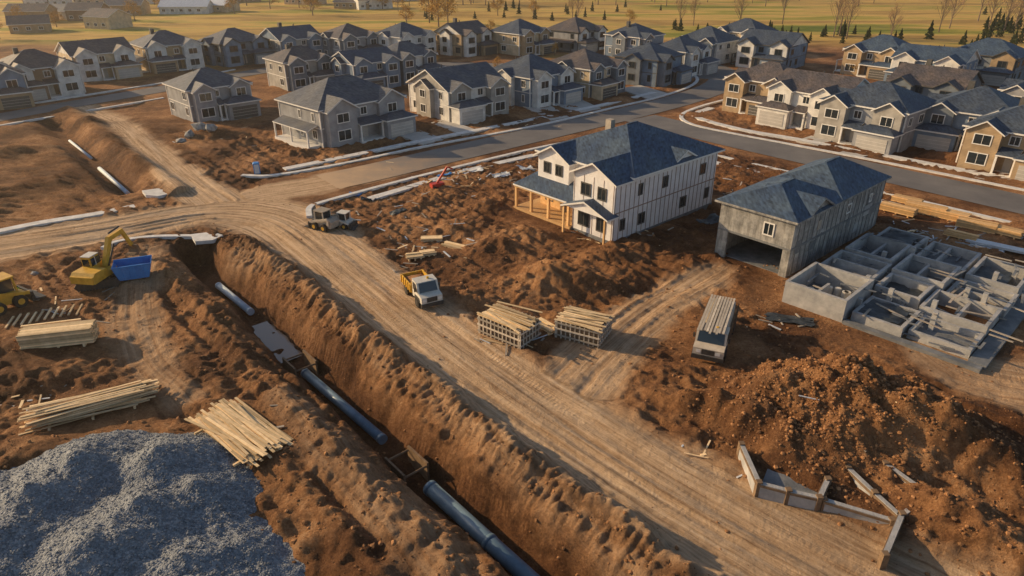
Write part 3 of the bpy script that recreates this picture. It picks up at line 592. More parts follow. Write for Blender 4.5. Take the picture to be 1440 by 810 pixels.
def small_foundation():
    e=empty('footing_walls'); f=MB(); wd=MB()
    def wall(px,h,t=.28):
        P=[G(*p) for p in px]
        for (a,b) in zip(P[:-1],P[1:]): 
            f.beam((*a,h/2-.4),(*b,h/2-.4),t,h+.8)
            d=Vector((b[0]-a[0],b[1]-a[1])).normalized(); n=Vector((-d.y,d.x))*(t/2+.03)
            for s_ in(-1,1): wd.beam((a[0]+n.x*s_,a[1]+n.y*s_,h-.12),(b[0]+n.x*s_,b[1]+n.y*s_,h-.12),.05,.16)
        for a in P: wd.bx(a[0]-.17,a[1]-.17,-.3,a[0]+.17,a[1]+.17,h+.1)
    wall([(1040,640),(1064,695),(1105,706),(1148,716),(1160,690)],.95)
    wall([(1188,672),(1225,708),(1262,742)],.9); wall([(1262,742),(1238,800)],1.1); wall([(1262,742),(1300,712),(1240,668)],1.0); wall([(1155,716),(1250,745)],.8)
    f.obj('walls',['conc'],e); wd.obj('form_boards',['rust'],e)
    s=MB(); P=[G(*p) for p in [(1068,690),(1150,712),(1168,672),(1082,655)]]; s.add([(x,y,.32) for x,y in P]+[(x,y,-.5) for x,y in P],[(0,1,2,3),(0,4,5,1),(1,5,6,2),(2,6,7,3),(3,7,4,0)]); s.obj('slab',['concd'],e)
small_foundation()
# ------------------------------------------------------------------ pipes
def pipe(name,a,b,z,r,mat,sleeves=True):
    A=G(*a,z);B=G(*b,z); mb=MB(); mb.cyl((*A,z),(*B,z),r,n=28); L=math.hypot(A[0]-B[0],A[1]-B[1])
    if sleeves:
        n=max(1,int(L/6))
        for i in range(n+1):
            t=i/n; d=Vector((B[0]-A[0],B[1]-A[1],0)).normalized(); p=Vector((A[0]+(B[0]-A[0])*t,A[1]+(B[1]-A[1])*t,z)); mb.cyl(p-d*.16,p+d*.16,r*1.06,n=28)
    o=mb.obj(name,[mat]); 
    for p in o.data.polygons: p.use_smooth=len(p.vertices)==4
    return o
pipe('drain_pipe',(308,402),(352,438),-2.2,.34,'pipew'); pipe('drain_pipe',(430,525),(537,617),-2.15,.37,'pipe'); pipe('drain_pipe',(606,687),(790,855),-2.1,.5,'pipe')
pipe('drain_pipe',(98,198),(128,222),-1.2,.22,'pipew',False); pipe('drain_pipe',(140,237),(180,272),-1.2,.3,'pipew',False)
for (u,v) in [(422,512),(572,655)]:
    c=G(u,v,-1.8); e=empty('trench_box',(c[0],c[1],0),R(-49)); m=MB()
    m.bx(-1.2,-1.0,-2.9,1.2,-.85,-1.3); m.bx(-1.2,.85,-2.9,1.2,1.0,-1.3)
    for x_ in(-1.1,1.1): m.cyl((x_,-.85,-1.6),(x_,.85,-1.6),.08,n=8)
    m.obj('panels',['rust'],e)
c=G(388,478,-2.6); w_=MB(); ca,sa=math.cos(R(-49)),math.sin(R(-49)); w_.add([(c[0]+a*ca-b*sa,c[1]+a*sa+b*ca,-2.64) for a,b in((-4,-1.8),(4,-1.8),(4,1.8),(-4,1.8))],[(0,1,2,3)]); w_.obj('trench_water',['water'])
# ------------------------------------------------------------------ gravel heap
def gravel():
    pk=[(*G(232,668),4.6,2.1),(*G(120,675),5.0,2.2),(*G(55,725),5.3,2.2),(*G(200,740),5.2,1.9),(*G(278,700),3.6,1.4),(*G(140,795),6,2.2),(*G(262,805),4.4,1.4),(*G(0,790),6,2.2),(*G(-60,760),6,2.2),(*G(230,870),6,1.6)]
    x=np.arange(-46,-6,.13);y=np.arange(14,46,.13); X,Y=np.meshgrid(x,y); g=H(X,Y)*.3
    soft=np.zeros_like(X)
    for a,b,r,hh in pk:
        d=np.hypot(X-a,Y-b)+1.0*fbm(X/2.5,Y/2.5,3,101); soft+=np.exp(5*np.minimum(hh*1.12*(1.03-d/r),4))
    h=np.log(soft+1e-6)/5-.15+.14*fbm(X/1.1,Y/1.1,3,103)+.10*(vn(X/.25,Y/.25,104)-.5)+.10*(vn(X/.4,Y/.4,106)-.5)
    Z=np.maximum(h,-.8); Z=np.where(h<-.7,-3.0,Z+g)
    nx,ny=len(x),len(y); i=np.arange(nx*ny).reshape(ny,nx); q=np.stack([i[:-1,:-1],i[:-1,1:],i[1:,1:],i[1:,:-1]],-1).reshape(-1,4)
    zf=Z.ravel(); q=q[(zf[q]>-1.5).all(1)]
    me=bpy.data.meshes.new('gravel_pile'); me.from_pydata(np.stack([X.ravel(),Y.ravel(),zf],-1).tolist(),[],q.tolist()); me.polygons.foreach_set('use_smooth',[True]*len(q)); me.materials.append(M['gravel'])
    o=bpy.data.objects.new('gravel_pile',me); col.objects.link(o)
    return X,Y,Z,h
GX,GY,GZ,GH=gravel()
# ------------------------------------------------------------------ rocks
t_=(1+5**.5)/2
ICO=np.array([(-1,t_,0),(1,t_,0),(-1,-t_,0),(1,-t_,0),(0,-1,t_),(0,1,t_),(0,-1,-t_),(0,1,-t_),(t_,0,-1),(t_,0,1),(-t_,0,-1),(-t_,0,1)])/1.9
IF=np.array([(0,11,5),(0,5,1),(0,1,7),(0,7,10),(0,10,11),(1,5,9),(5,11,4),(11,10,2),(10,7,6),(7,1,8),(3,9,4),(3,4,2),(3,2,6),(3,6,8),(3,8,9),(4,9,5),(2,4,11),(6,2,10),(8,6,7),(9,8,1)])
def rocks(name,P,S,mat,flatz=.7):
    n=len(P); j=1+.5*(rs.rand(n,12,1)-.5); sc=(1+.5*(rs.rand(n,1,3)-.5)); sc[:,:,2]*=flatz
    a=rs.rand(n)*6.28; V=ICO[None]*j*sc*S[:,None,None]; x=V[...,0]*np.cos(a)[:,None]-V[...,1]*np.sin(a)[:,None]; y=V[...,0]*np.sin(a)[:,None]+V[...,1]*np.cos(a)[:,None]
    V=np.stack([x,y,V[...,2]],-1)+P[:,None,:]; F=(IF[None]+12*np.arange(n)[:,None,None]).reshape(-1,3)
    me=bpy.data.meshes.new(name); me.from_pydata(V.reshape(-1,3).tolist(),[],F.tolist()); me.materials.append(M[mat]); o=bpy.data.objects.new(name,me); col.objects.link(o)
n=46000; x=rs.uniform(-48,54,n);y=24+rs.rand(n)**1.5*80
mx_,my_=G(1165,592); x[:5000]=mx_+rs.randn(5000)*4.0; y[:5000]=my_+rs.randn(5000)*3.4
h,mk,_=H(x,y,True); dT,aT,_,_=pd(x,y,np.array(TR)); 
dens=.22+.5*ss(-.02,.2,fbm(x/4,y/4,3,44))+.9*np.exp(-((aT-4)/2)**2)*(dT<9)+.7*np.exp(-((aT+4)/2)**2)*(dT<9)
for (bx_,by_,rx,ry,an,hh) in BUMPS:
    dens=dens+np.abs(hh)*.5*np.exp(-((x-bx_)**2+(y-by_)**2)/(rx*ry))
dens=dens*(1-mk[:,0]*.93)*np.where(dT<2.6,.3,1)
for r,hw in zip(AS,AH): dens=dens*(pd(x,y,r)[0]>hw+1.5)
k=rs.rand(n)<dens*.75; s=.035+.13*rs.rand(n)**4
rocks('dirt_clods',np.stack([x,y,h+s*.1],-1)[k],s[k],'clod')
idx=rs.choice(np.flatnonzero((GH>.05).ravel()),7000,replace=False); s=.035+.045*rs.rand(7000)
rocks('gravel_stones',np.stack([GX.ravel()[idx]+rs.rand(7000)*.1,GY.ravel()[idx],GZ.ravel()[idx]+.01],-1),s,'stones',.8)
bx0=[];bs=[]
for u,v,s in [(268,195,1.3),(285,190,1.6),(300,192,1.1),(255,200,.9),(50,385,.4)]:
    p=G(u,v); bx0.append((*p,zat(*p)+s*.3)); bs.append(s)
rocks('boulders',np.array(bx0),np.array(bs),'rawwall')
# ------------------------------------------------------------------ lumber
def boardpile(name,a,b,width,n,L,mat,h=.7,spread=.06,bw=.16,bt=.05,curve=1):
    A=Vector((*G(*a),0));B=Vector((*G(*b),0)); d=(B-A).normalized(); nrm=Vector((-d.y,d.x,0)); c=(A+B)/2; z0=zat(c.x,c.y)
    mb=MB()
    for s_ in(-.33,0,.33): 
        p=c+d*L*s_; mb.beam((p-nrm*width*.5)+Vector((0,0,z0+.08)),(p+nrm*width*.5)+Vector((0,0,z0+.08)),.15,.15)
    lay=max(1,int(n*bw*1.1/width)+1)
    for i in range(n):
        l=int(lay*(i/n)); frac=1-.6*l/max(lay,1)*curve; o=random.uniform(-.5,.5)*width*frac
        dd=Matrix.Rotation(random.gauss(0,spread),3,'Z')@d; ll=L*random.uniform(.75,1.05); cc=c+nrm*o+d*random.uniform(-.5,.5)
        z=z0+.2+h*l/lay+random.uniform(0,.05); tl=random.gauss(0,.05)
        mb.beam(cc-dd*ll/2+Vector((0,0,z-tl)),cc+dd*ll/2+Vector((0,0,z+tl)),bw,bt)
    mb.obj(name,[mat])
boardpile('lumber_pile',(45,598),(212,555),2.8,90,8.0,'woodp',.9,.05)
boardpile('lumber_pile',(282,575),(404,668),3.8,85,7.4,'woodp',.45,.06,.17)
def stack(name,u,v,ang,L,Wd,Hh,mat,bw=.2,bt=.12):
    x,y=G(u,v); z=zat(x,y); mb=MB(); nl=max(1,int(Hh/(bt+.02))); nw=int(Wd/(bw+.012))
    for s_ in(-.35,0,.35): mb.bx(L*s_-.08,-Wd/2,-.15,L*s_+.08,Wd/2,.12)
    for l in range(nl):
        for k in range(nw):
            if l==nl-1 and random.random()<.15: continue
            j=random.uniform(-.06,.06); mb.bx(-L/2+j,-Wd/2+k*(bw+.012),.13+l*(bt+.014),L/2+j,-Wd/2+k*(bw+.012)+bw,.13+l*(bt+.014)+bt)
    return mb.obj(name,[mat],loc=(x,y,z),rot=R(ang))
stack('lumber_stack',88,485,14,5.4,1.7,1.45,'woodp')
stack('lumber_stack',74,466,16,4.6,1.2,.6,'woodp')
sk=MB()
for k in range(10):
    p=G(8+k*11,462-k*2.2); z=zat(*p); sk.beam((p[0],p[1],z+.1),(p[0]-.5,p[1]+1.9,z+.2),.16,.12)
sk.obj('timber_sleepers',['woodp'])
def crate(u,v,ang,L=3.8,Wd=3.0,Hh=1.7):
    x,y=G(u,v); z=zat(x,y); e=empty('timber_crate_stack',(x,y,z-.05),R(ang)); m=MB()
    for k in range(int(L/.42)+1):
        xx=-L/2+k*.42
        for yy in(-Wd/2,Wd/2-.08): m.bx(xx,yy,0,xx+.1,yy+.08,Hh)
    for k in range(int(Wd/.42)+1):
        yy=-Wd/2+k*.42
        for xx in(-L/2-.09,L/2): m.bx(xx,yy,0,xx+.08,yy+.1,Hh)
    for zz in(.3,.9,1.45):
        m.bx(-L/2-.14,-Wd/2-.06,zz,L/2+.14,-Wd/2-.003,zz+.14); m.bx(-L/2-.14,Wd/2+.003,zz,L/2+.14,Wd/2+.06,zz+.14)
        m.bx(-L/2-.15,-Wd/2+.01,zz,-L/2-.092,Wd/2-.01,zz+.14); m.bx(L/2+.083,-Wd/2+.01,zz,L/2+.14,Wd/2-.01,zz+.14)
    m.obj('slats',['crate'],e); c=MB(); c.bx(-L/2+.1,-Wd/2+.1,0,L/2-.1,Wd/2-.1,Hh-.12); c.obj('packed_load',['rust'],e)
    t=MB()
    for k in range(int(Wd/.24)):
        yy=-Wd/2+k*.245; j=random.uniform(-.25,.25); zz=Hh+.02+random.uniform(0,.06)
        t.beam((-L/2-.1+j,yy+.1,zz),(L/2+.1+j,yy+.1+random.gauss(0,.08),zz+random.uniform(-.02,.04)),.2,.05)
    for k in range(7):
        yy=random.uniform(-Wd/2,Wd/2); j=random.uniform(-.8,.8); t.beam((-L/2+j,yy,Hh+.14),(L/2+j,yy+random.gauss(0,.6),Hh+.2),.18,.05)
    t.obj('top_boards',['woodp'],e)
crate(716,470,-38,4.4,2.8,1.8); crate(820,470,-28,3.8,3.0,1.7)
for u,v,a,L_ in [(583,362,15,1.8),(602,358,20,1.6),(607,336,5,2.4),(640,345,-30,3),(768,462,-50,2.4)]: stack('board_stack',u,v,a,L_,1.1,.35,'woodp',bt=.06)
for u,v,a,L_,hh in [(1262,300,-46,4,.9),(1300,300,-40,4.5,1.2),(1335,308,-44,4,1),(1372,322,-40,4,1.1),(1275,285,-46,3.4,.8),(1350,335,-44,3.2,.5),(1410,330,-46,3.6,.8)]: stack('lumber_stack',u,v,a,L_,1.6,hh,'wood')
stack('board_stack',1410,350,-40,7,1.4,.3,'tarp',bw=.6,bt=.05); stack('board_stack',1375,345,-40,5,1.6,.3,'tarp',bw=.6,bt=.05)
db=MB()
for cu,cv,su,sv,nn in [(700,480,50,14,14),(600,350,50,28,34),(1110,455,40,12,8),(640,265,60,25,30),(900,330,60,15,12),(1300,330,100,20,40),(1230,640,60,30,7),(1020,640,50,20,5),(540,300,50,20,12),(100,430,60,20,12),(60,560,40,30,10),(360,600,30,20,6),(340,190,100,20,10),(1000,260,60,14,14),(720,165,80,14,10),(690,245,50,10,24)]:
    for k in range(nn):
        p=G(cu+random.gauss(0,su*.6),cv+random.gauss(0,sv*.6)); z=zat(*p)+.05; a=random.uniform(0,3.14); l=random.uniform(.4,1.9)
        db.beam((p[0],p[1],z),(p[0]+l*math.cos(a),p[1]+l*math.sin(a),z+random.uniform(0,.1)),random.uniform(.08,.2),.05,random.choice([0,1,1,2]))
db.obj('scrap_boards',['woodp','woodg','tarp'])
def sheet(u,v,w,d,ang,mat,name='ground_sheet'):
    x,y=G(u,v); n=10; mb=MB(); ca,sa=math.cos(R(ang)),math.sin(R(ang)); px=[];py=[]
    for j in range(n+1):
        for i in range(n+1):
            a=w*(i/n-.5)+random.gauss(0,.08);b=d*(j/n-.5)+random.gauss(0,.08); px.append(x+a*ca-b*sa);py.append(y+a*sa+b*ca)
    z=H(np.array(px),np.array(py))+.06+.14*rs.rand(len(px)); mb.add(list(zip(px,py,z)),[(j*(n+1)+i,j*(n+1)+i+1,(j+1)*(n+1)+i+1,(j+1)*(n+1)+i) for j in range(n) for i in range(n)]); mb.obj(name,[mat],smooth=True)
for a in [(1110,450,4,1.4,-20,'tarpd'),(1260,335,3,3,-46,'tarpd'),(1000,308,4,1.6,40,'tarpd'),(665,240,3,1.6,0,'tarp'),(705,248,2.5,1.4,30,'tarp'),(740,240,2.4,1.8,30,'tarp'),(625,248,2,1,10,'bluep'),(560,300,2,1.4,20,'tarpd'),(520,280,2.4,1.2,20,'tarpd'),(500,272,1.8,1,0,'bluep')]: sheet(*a)
# ------------------------------------------------------------------ vehicles
def wheel(mb,x,y,r,w,mi=0,hub=1):
    mb.cyl((x,y-w/2,r),(x,y+w/2,r),r,n=20,mi=mi); mb.cyl((x,y-w/2-.02,r),(x,y+w/2+.02,r),r*.5,n=12,mi=hub)
def truck(name,u,v,ang,cab='whitep',bed='yellow',L=6.0,Wd=2.3,load=None,s=1.0):
    x,y=G(u,v); z=zat(x,y); e=empty(name,(x,y,z-.03),R(ang)); e.scale=(s,s,s); w=Wd/2; f=L/2
    wh=MB()
    for sx in(f-1.1,-f+1.7,-f+.75) if L>6.5 else (f-1.1,-f+1.2):
        for sy in(-w+.12,w-.12): wheel(wh,sx,sy,.5,.34)
    wh.obj('wheels',['tyre','steel'],e)
    ch=MB(); ch.bx(-f,-.5,.55,f-.2,.5,.8); ch.bx(f-.12,-w,.4,f+.1,w,.75); ch.bx(-f-.05,-w+.1,.5,-f,w-.1,.7); ch.obj('chassis',['steel'],e)
    cb=MB(); prof=[(f-2.3,.75),(f,.75),(f,1.35),(f-.75,1.5),(f-1.15,2.4),(f-2.3,2.45)]
    cb.prism(prof,-w+.05,w-.05); cb.obj('cab',[cab],e)
    gl=MB(); gl.add([(f-.78+.05,-w+.2,1.53),(f-.78+.05,w-.2,1.53),(f-1.13+.04,w-.25,2.35),(f-1.13+.04,-w+.25,2.35)],[(0,1,2,3)])
    for sg in(-1,1):
        yy=sg*(w-.03); gl.add([(f-2.1,yy,1.5),(f-1.0,yy,1.5),(f-1.28,yy,2.25),(f-2.1,yy,2.25)],[(0,1,2,3)])
    gl.obj('windows',['glass'],e)
    dt=MB(); 
    for sg in(-1,1):
        dt.bx(f+.01,sg*.75-.18,.95,f+.04,sg*.75+.18,1.2,0); dt.bx(f-1.2,sg*(w+.12)-.08,1.6,f-1.1,sg*(w+.12)+.08,2.0,1)
        dt.prism([(f-1.75,.75),(f-.45,.75),(f-.6,1.12),(f-1.6,1.12)],sg*(w-.02)-.04,sg*(w-.02)+.04,1)
    dt.bx(f+.005,-.5,.85,f+.03,.5,1.3,1); dt.cyl((f-1.7,.3,2.4),(f-1.7,.3,2.6),.12,n=10,mi=2); dt.obj('lamps_grille_mirrors',['trim','steel','yellow'],e)
    b=MB(); x0,x1=-f,f-2.45
    if load is None:
        b.bx(x0,-w,.85,x1,w,.97); 
        for sg in(-1,1): b.bx(x0,sg*w-.05,.97,x1,sg*w+.05,1.7)
        b.bx(x0-.06,-w,.97,x0+.04,w,1.65); b.bx(x1-.05,-w,.97,x1+.05,w,2.0)
        for k in range(5):
            xx=x0+.2+k*(x1-x0-.4)/4
            for sg in(-1,1): b.bx(xx-.05,sg*(w+.09)-.04,.9,xx+.05,sg*(w+.09)+.04,1.7)
        b.obj('dump_bed',[bed],e); ld=MB(); nn=7; vs=[(x0+.1+(x1-x0-.2)*i/nn,-w+.08+(2*w-.16)*j/nn,1.3+.35*math.sin(math.pi*i/nn)*math.sin(math.pi*j/nn)+random.uniform(0,.1)) for j in range(nn+1) for i in range(nn+1)]
        ld.add(vs,[(j*(nn+1)+i,j*(nn+1)+i+1,(j+1)*(nn+1)+i+1,(j+1)*(nn+1)+i) for j in range(nn) for i in range(nn)]); ld.obj('load',['clod'],e)
    else:
        b.bx(x0,-w,.9,x1,w,1.05)
        for k in range(6):
            xx=x0+.15+k*(x1-x0-.3)/5
            for sg in(-1,1): b.bx(xx-.05,sg*(w+.02)-.04,.8,xx+.05,sg*(w+.02)+.04,2.2)
        b.obj('flatbed',['rust'],e); ld=MB(); nl=8
        for l in range(nl):
            for k in range(int(2*w/.21)-1):
                j=random.uniform(-.12,.12); yy=-w+.1+k*.215; zz=1.08+l*.15
                ld.bx(x0+.02+j,yy,zz,x1-.05+j,yy+.2,zz+.13)
        for k in range(9):
            yy=-w+.1+k*.235; ld.beam((x0,yy+.1,2.5+random.uniform(0,.05)),(x1+1.6+random.uniform(0,.4),yy+.1+random.gauss(0,.03),2.53),.17,.07)
        ld.obj('lumber_load',['crate'],e)
truck('dump_truck',594,418,-62,cab='whitep',bed='yellow',L=5.2,Wd=2.15)
truck('lumber_truck',1004,480,-114,cab='crate',L=7.4,Wd=2.5,load=1)
def excavator(u,v,ang,bang):
    x,y=G(u,v); z=zat(x,y); e=empty('excavator',(x,y,z),R(ang)); t=MB()
    for sy in(-1.05,1.05):
        prof=[(-1.7,.1),(1.7,.1),(2.0,.45),(1.7,.85),(-1.7,.85),(-2.0,.45)]; t.prism(prof,sy-.28,sy+.28)
        for k in range(14): t.bx(-1.75+k*.26,sy-.31,.84,-1.63+k*.26,sy+.31,.9); t.bx(-1.75+k*.26,sy-.31,.04,-1.63+k*.26,sy+.31,.1)
    t.bx(-1,-.8,.4,1,.8,.75); t.cyl((0,0,.75),(0,0,1.0),.7,n=20); t.obj('tracks',['steel'],e)
    up=empty('upper',(0,0,0),R(bang)); up.parent=e
    b=MB(); b.prism([(-2.0,1.0),(1.3,1.0),(1.3,1.45),(.2,1.5),(-.2,1.95),(-1.7,2.0),(-2.15,1.6)],-1.2,1.2); b.bx(-2.2,-1.15,1.05,-1.95,1.15,1.75); b.obj('body',['yellow'],up)
    c=MB(); c.prism([(-.25,1.45),(1.25,1.45),(1.32,2.0),(1.0,2.85),(-.25,2.9)],.25,1.15); c.obj('cab',['yellow'],up)
    g=MB(); g.prism([(-.1,1.95),(1.33,2.0),(1.06,2.7),(-.1,2.72)],.22,1.18); g.bx(-.28,.35,2.0,-.24,1.05,2.7); g.obj('cab_windows',['glass'],up)
    f=MB(); f.bx(-.25,.2,2.9,1.05,1.2,2.97); f.bx(.4,.2,1.9,.47,1.21,2.9); f.obj('cab_roof',['whitep'],up)
    bm=MB(); bm.beam((1.0,-.1,1.4),(2.6,-.1,3.9),.38,.5); bm.beam((2.5,-.1,3.8),(4.5,-.1,3.9),.36,.45); bm.beam((4.4,-.1,4.05),(5.4,-.1,1.9),.28,.34)
    bm.obj('boom',['yellow'],up); h=MB(); h.cyl((1.2,-.35,1.3),(2.7,-.35,3.2),.09,n=8); h.cyl((2.7,-.1,4.3),(4.3,-.1,4.4),.09,n=8); h.cyl((4.6,.1,3.7),(5.6,.1,2.2),.07,n=8); h.obj('rams',['steel'],up)
    k=MB(); k.prism([(5.2,2.0),(5.7,1.9),(5.9,1.2),(5.4,.8),(4.8,1.0),(5.0,1.15),(5.35,1.1),(5.5,1.4)],-.6,.4)
    for i in range(4): k.beam((4.85,-.5+i*.27,1.02),(4.6,-.5+i*.27,1.05),.08,.08)
    k.obj('bucket',['rust'],up)
excavator(142,400,20,62)
def skip(u,v,ang,name='blue_skip'):
    x,y=G(u,v); z=zat(x,y); e=empty(name,(x,y,z),R(ang)); m=MB()
    for sg in(-1,1): m.prism([(-1.3,0.15),(1.3,.15),(1.7,1.5),(-1.7,1.5)],sg*1.0-.04,sg*1.0+.04)
    m.beam((-1.3,0,.15),(-1.7,0,1.5),1.9,.08,up=(1,0,0)); m.beam((1.3,0,.15),(1.7,0,1.5),1.9,.08,up=(1,0,0)); m.bx(-1.3,-.95,.1,1.3,.95,.2)
    for xx in(-.9,-.3,.3,.9):
        for sg in(-1,1): m.bx(xx-.05,sg*1.09-.05,.2,xx+.05,sg*1.09+.05,1.45)
    m.bx(-1.72,-1.1,1.5,1.72,-.96,1.6); m.bx(-1.72,.96,1.5,1.72,1.1,1.6)
    m.obj('body',['bluep'],e); w=MB()
    for sx in(-.8,.8):
        for sy in(-.85,.85): wheel(w,sx,sy,.3,.25)
    w.obj('wheels',['tyre','steel'],e)
skip(192,393,22)
def skid(u,v,ang,colr='whitep',name='skid_steer_loader',s=1):
    x,y=G(u,v); z=zat(x,y); e=empty(name,(x,y,z-.02),R(ang)); e.scale=(s,s,s); w=MB()
    for sx in(-.7,.6):
        for sy in(-.85,.85): wheel(w,sx,sy,.42,.34)
    w.obj('wheels',['tyre','yellow'],e); b=MB(); b.prism([(-1.5,.4),(1.0,.35),(1.1,.9),(.7,1.1),(-.2,1.15),(-1.3,1.4),(-1.6,1.1)],-.65,.65); b.obj('body',[colr],e)
    c=MB(); 
    for px_,py_ in((-.5,-.55),(.75,-.55),(-.5,.55),(.75,.55)): c.beam((px_,py_,1.0),(px_*.9,py_,2.05),.1,.1)
    c.bx(-.6,-.65,2.03,.8,.65,2.12); c.obj('cab_frame',[colr],e); g=MB(); g.bx(-.45,-.5,1.1,.62,.5,2.02); g.obj('cab_glass',['glass'],e)
    a=MB()
    for sg in(-1,1): a.beam((-1.3,sg*.82,1.5),(1.3,sg*.82,.75),.12,.22); a.beam((-1.3,sg*.8,1.5),(-1.3,sg*.8,.8),.12,.25)
    a.obj('lift_arms',[colr],e); k=MB(); k.prism([(1.3,.1),(2.1,.08),(2.15,.14),(1.5,.25),(1.45,.8),(1.3,.8)],-.95,.95); k.obj('bucket',['steel'],e)
skid(457,320,150,'woodg',s=1.1); skid(484,318,-20,'whitep',name='mini_dumper',s=.9); skid(8,432,60,'yellow',s=1.4)
def redm():
    x,y=G(615,266); z=zat(x,y); e=empty('red_hoist',(x,y,z),R(30)); m=MB(); m.bx(-.9,-.5,.25,.9,.5,.8); m.beam((0,0,.8),(1.6,0,2.8),.2,.25); m.beam((1.6,0,2.8),(2.4,0,2.4),.15,.2); m.obj('frame',['redp'],e); w=MB()
    for sx in(-.6,.6):
        for sy in(-.55,.55): wheel(w,sx,sy,.28,.2)
    w.obj('wheels',['tyre','steel'],e)
redm()
x,y=G(362,243); e=empty('portable_toilet',(x,y,zat(x,y)),R(20)); e.scale=(.8,.8,.7); m=MB(); m.bx(-.55,-.55,0,.55,.55,2.1); m.prism([(-.6,2.1),(.6,2.1),(.4,2.3),(-.4,2.3)],-.58,.58); m.obj('cabin',['bluep'],e); m=MB(); m.bx(-.4,-.58,.1,.4,-.55,2.0); m.obj('door',['tarp'],e)
def worker(u,v,ang):
    x,y=G(u,v); z=zat(x,y); e=empty('construction_worker',(x,y,z),R(ang))
    J=dict(pel=(0,0,.95),ch=(0,.02,1.3),nk=(0,.02,1.5),hd=(0,.04,1.62),ls=(-.2,.02,1.42),le=(-.3,.05,1.15),lh=(-.26,.22,.95),rs=(.2,.02,1.42),re=(.3,.08,1.16),rh=(.24,.3,1.05),lk=(-.12,.08,.5),lf=(-.13,0,.08),lt=(-.14,.18,.04),lhp=(-.1,0,.9),rhp=(.1,0,.9),rk=(.13,-.02,.5),rf=(.15,-.12,.08),rt=(.16,.06,.04))
    rad=dict(pel=.15,ch=.17,nk=.07,hd=.07,ls=.08,le=.055,lh=.045,rs=.08,re=.055,rh=.045,lk=.07,lf=.055,lt=.05,lhp=.1,rhp=.1,rk=.07,rf=.055,rt=.05)
    ks=list(J); E=[('pel','ch'),('ch','nk'),('nk','hd'),('ch','ls'),('ls','le'),('le','lh'),('ch','rs'),('rs','re'),('re','rh'),('pel','lhp'),('lhp','lk'),('lk','lf'),('lf','lt'),('pel','rhp'),('rhp','rk'),('rk','rf'),('rf','rt')]
    me=bpy.data.meshes.new('body'); me.from_pydata([J[k] for k in ks],[(ks.index(a),ks.index(b)) for a,b in E],[]); o=bpy.data.objects.new('body',me); col.objects.link(o)
    md=o.modifiers.new('s','SKIN'); 
    for i,k in enumerate(ks): me.skin_vertices[0].data[i].radius=(rad[k],rad[k]*.85)
    me.skin_vertices[0].data[0].use_root=True; o.modifiers.new('b','SUBSURF').levels=1
    dg=bpy.context.evaluated_depsgraph_get(); m2=bpy.data.meshes.new_from_object(o.evaluated_get(dg)); o.modifiers.clear(); o.data=m2; m2.materials.clear()
    for m in('jean','vest','skin'): m2.materials.append(M[m])
    for p in m2.polygons: c=p.center; p.material_index=0 if c.z<.93 and abs(c.x)<.22 else (1 if c.z<1.5 and c.z>1.02 else 2)
    o.parent=e
    bpy.ops.mesh.primitive_uv_sphere_add(segments=16,ring_count=10,radius=.115,location=(0,.05,1.68)); hd=bpy.context.object; hd.name='head'; hd.scale=(.85,1,1.15); hd.data.materials.append(M['skin']); hd.parent=e
    bpy.ops.mesh.primitive_uv_sphere_add(segments=16,ring_count=10,radius=.15,location=(0,.04,1.75)); hh=bpy.context.object; hh.name='hard_hat'; hh.scale=(.9,1.1,.65); hh.data.materials.append(M['yellow']); hh.parent=e
worker(28,424,40)
# ------------------------------------------------------------------ trees
def leafmesh(kind,seed):
    r=random.Random(seed); mb=MB()
    Ht={'gold':8,'bare':13,'pine':5}[kind]; mb.cyl((0,0,-.5),(0,0,Ht*.85),.22 if kind!='pine' else .14,.04,n=6,mi=0)
    tips=[]
    nb={'gold':26,'bare':34,'pine':0}[kind]
    for i in range(nb):
        z0=Ht*(.2+.65*i/nb); a=r.uniform(0,6.28); l=(Ht*.32 if kind=='gold' else Ht*.17)*(1-.6*i/nb)*r.uniform(.7,1.2); el=.5 if kind=='gold' else 1.6
        p1=(l*math.cos(a),l*math.sin(a),z0+l*el); mb.cyl((0,0,z0),p1,.06,.02,n=4,mi=0,cap=False); tips.append(p1)
        for k in range(3):
            t=r.uniform(.4,.9); q=[p1[0]*t,p1[1]*t,z0+l*el*t]; a2=a+r.uniform(-1,1); p2=(q[0]+l*.5*math.cos(a2),q[1]+l*.5*math.sin(a2),q[2]+l*.5*el); mb.cyl(q,p2,.03,.012,n=3,mi=0,cap=False); tips.append(p2)
    def leaf(c,s):
        n=Vector((r.gauss(0,1),r.gauss(0,1),r.gauss(0,1))).normalized(); a=n.orthogonal().normalized()*s; b=n.cross(a)*r.uniform(.5,1); c=Vector(c); mb.add([c-a,c-b*.6,c+a,c+b],[(0,1,2,3)],1)
    if kind=='pine':
        for i in range(900):
            t=r.random()**.7; z=.4+(Ht-.4)*(1-t)  ; rad=1.5*t*r.uniform(.3,1)**.5*(.8+.3*math.sin(z*5)); a=r.uniform(0,6.28); leaf((rad*math.cos(a),rad*math.sin(a),z-.2*rad),.2)
    else:
        for p in tips:
            for k in range(10 if kind=='gold' else 9): leaf((p[0]+r.gauss(0,.45),p[1]+r.gauss(0,.45),p[2]+r.gauss(0,.4)),.18 if kind=='gold' else .12)
    o=mb.obj('t',['bark',{'gold':'leafg','bare':'twig','pine':'leafe'}[kind]]); me=o.data; bpy.data.objects.remove(o); return me
TM={k:[leafmesh(k,s) for s in(1,2,3)] for k in('gold','bare','pine')}
nm={'gold':'autumn_tree','bare':'poplar_tree','pine':'conifer_tree'}
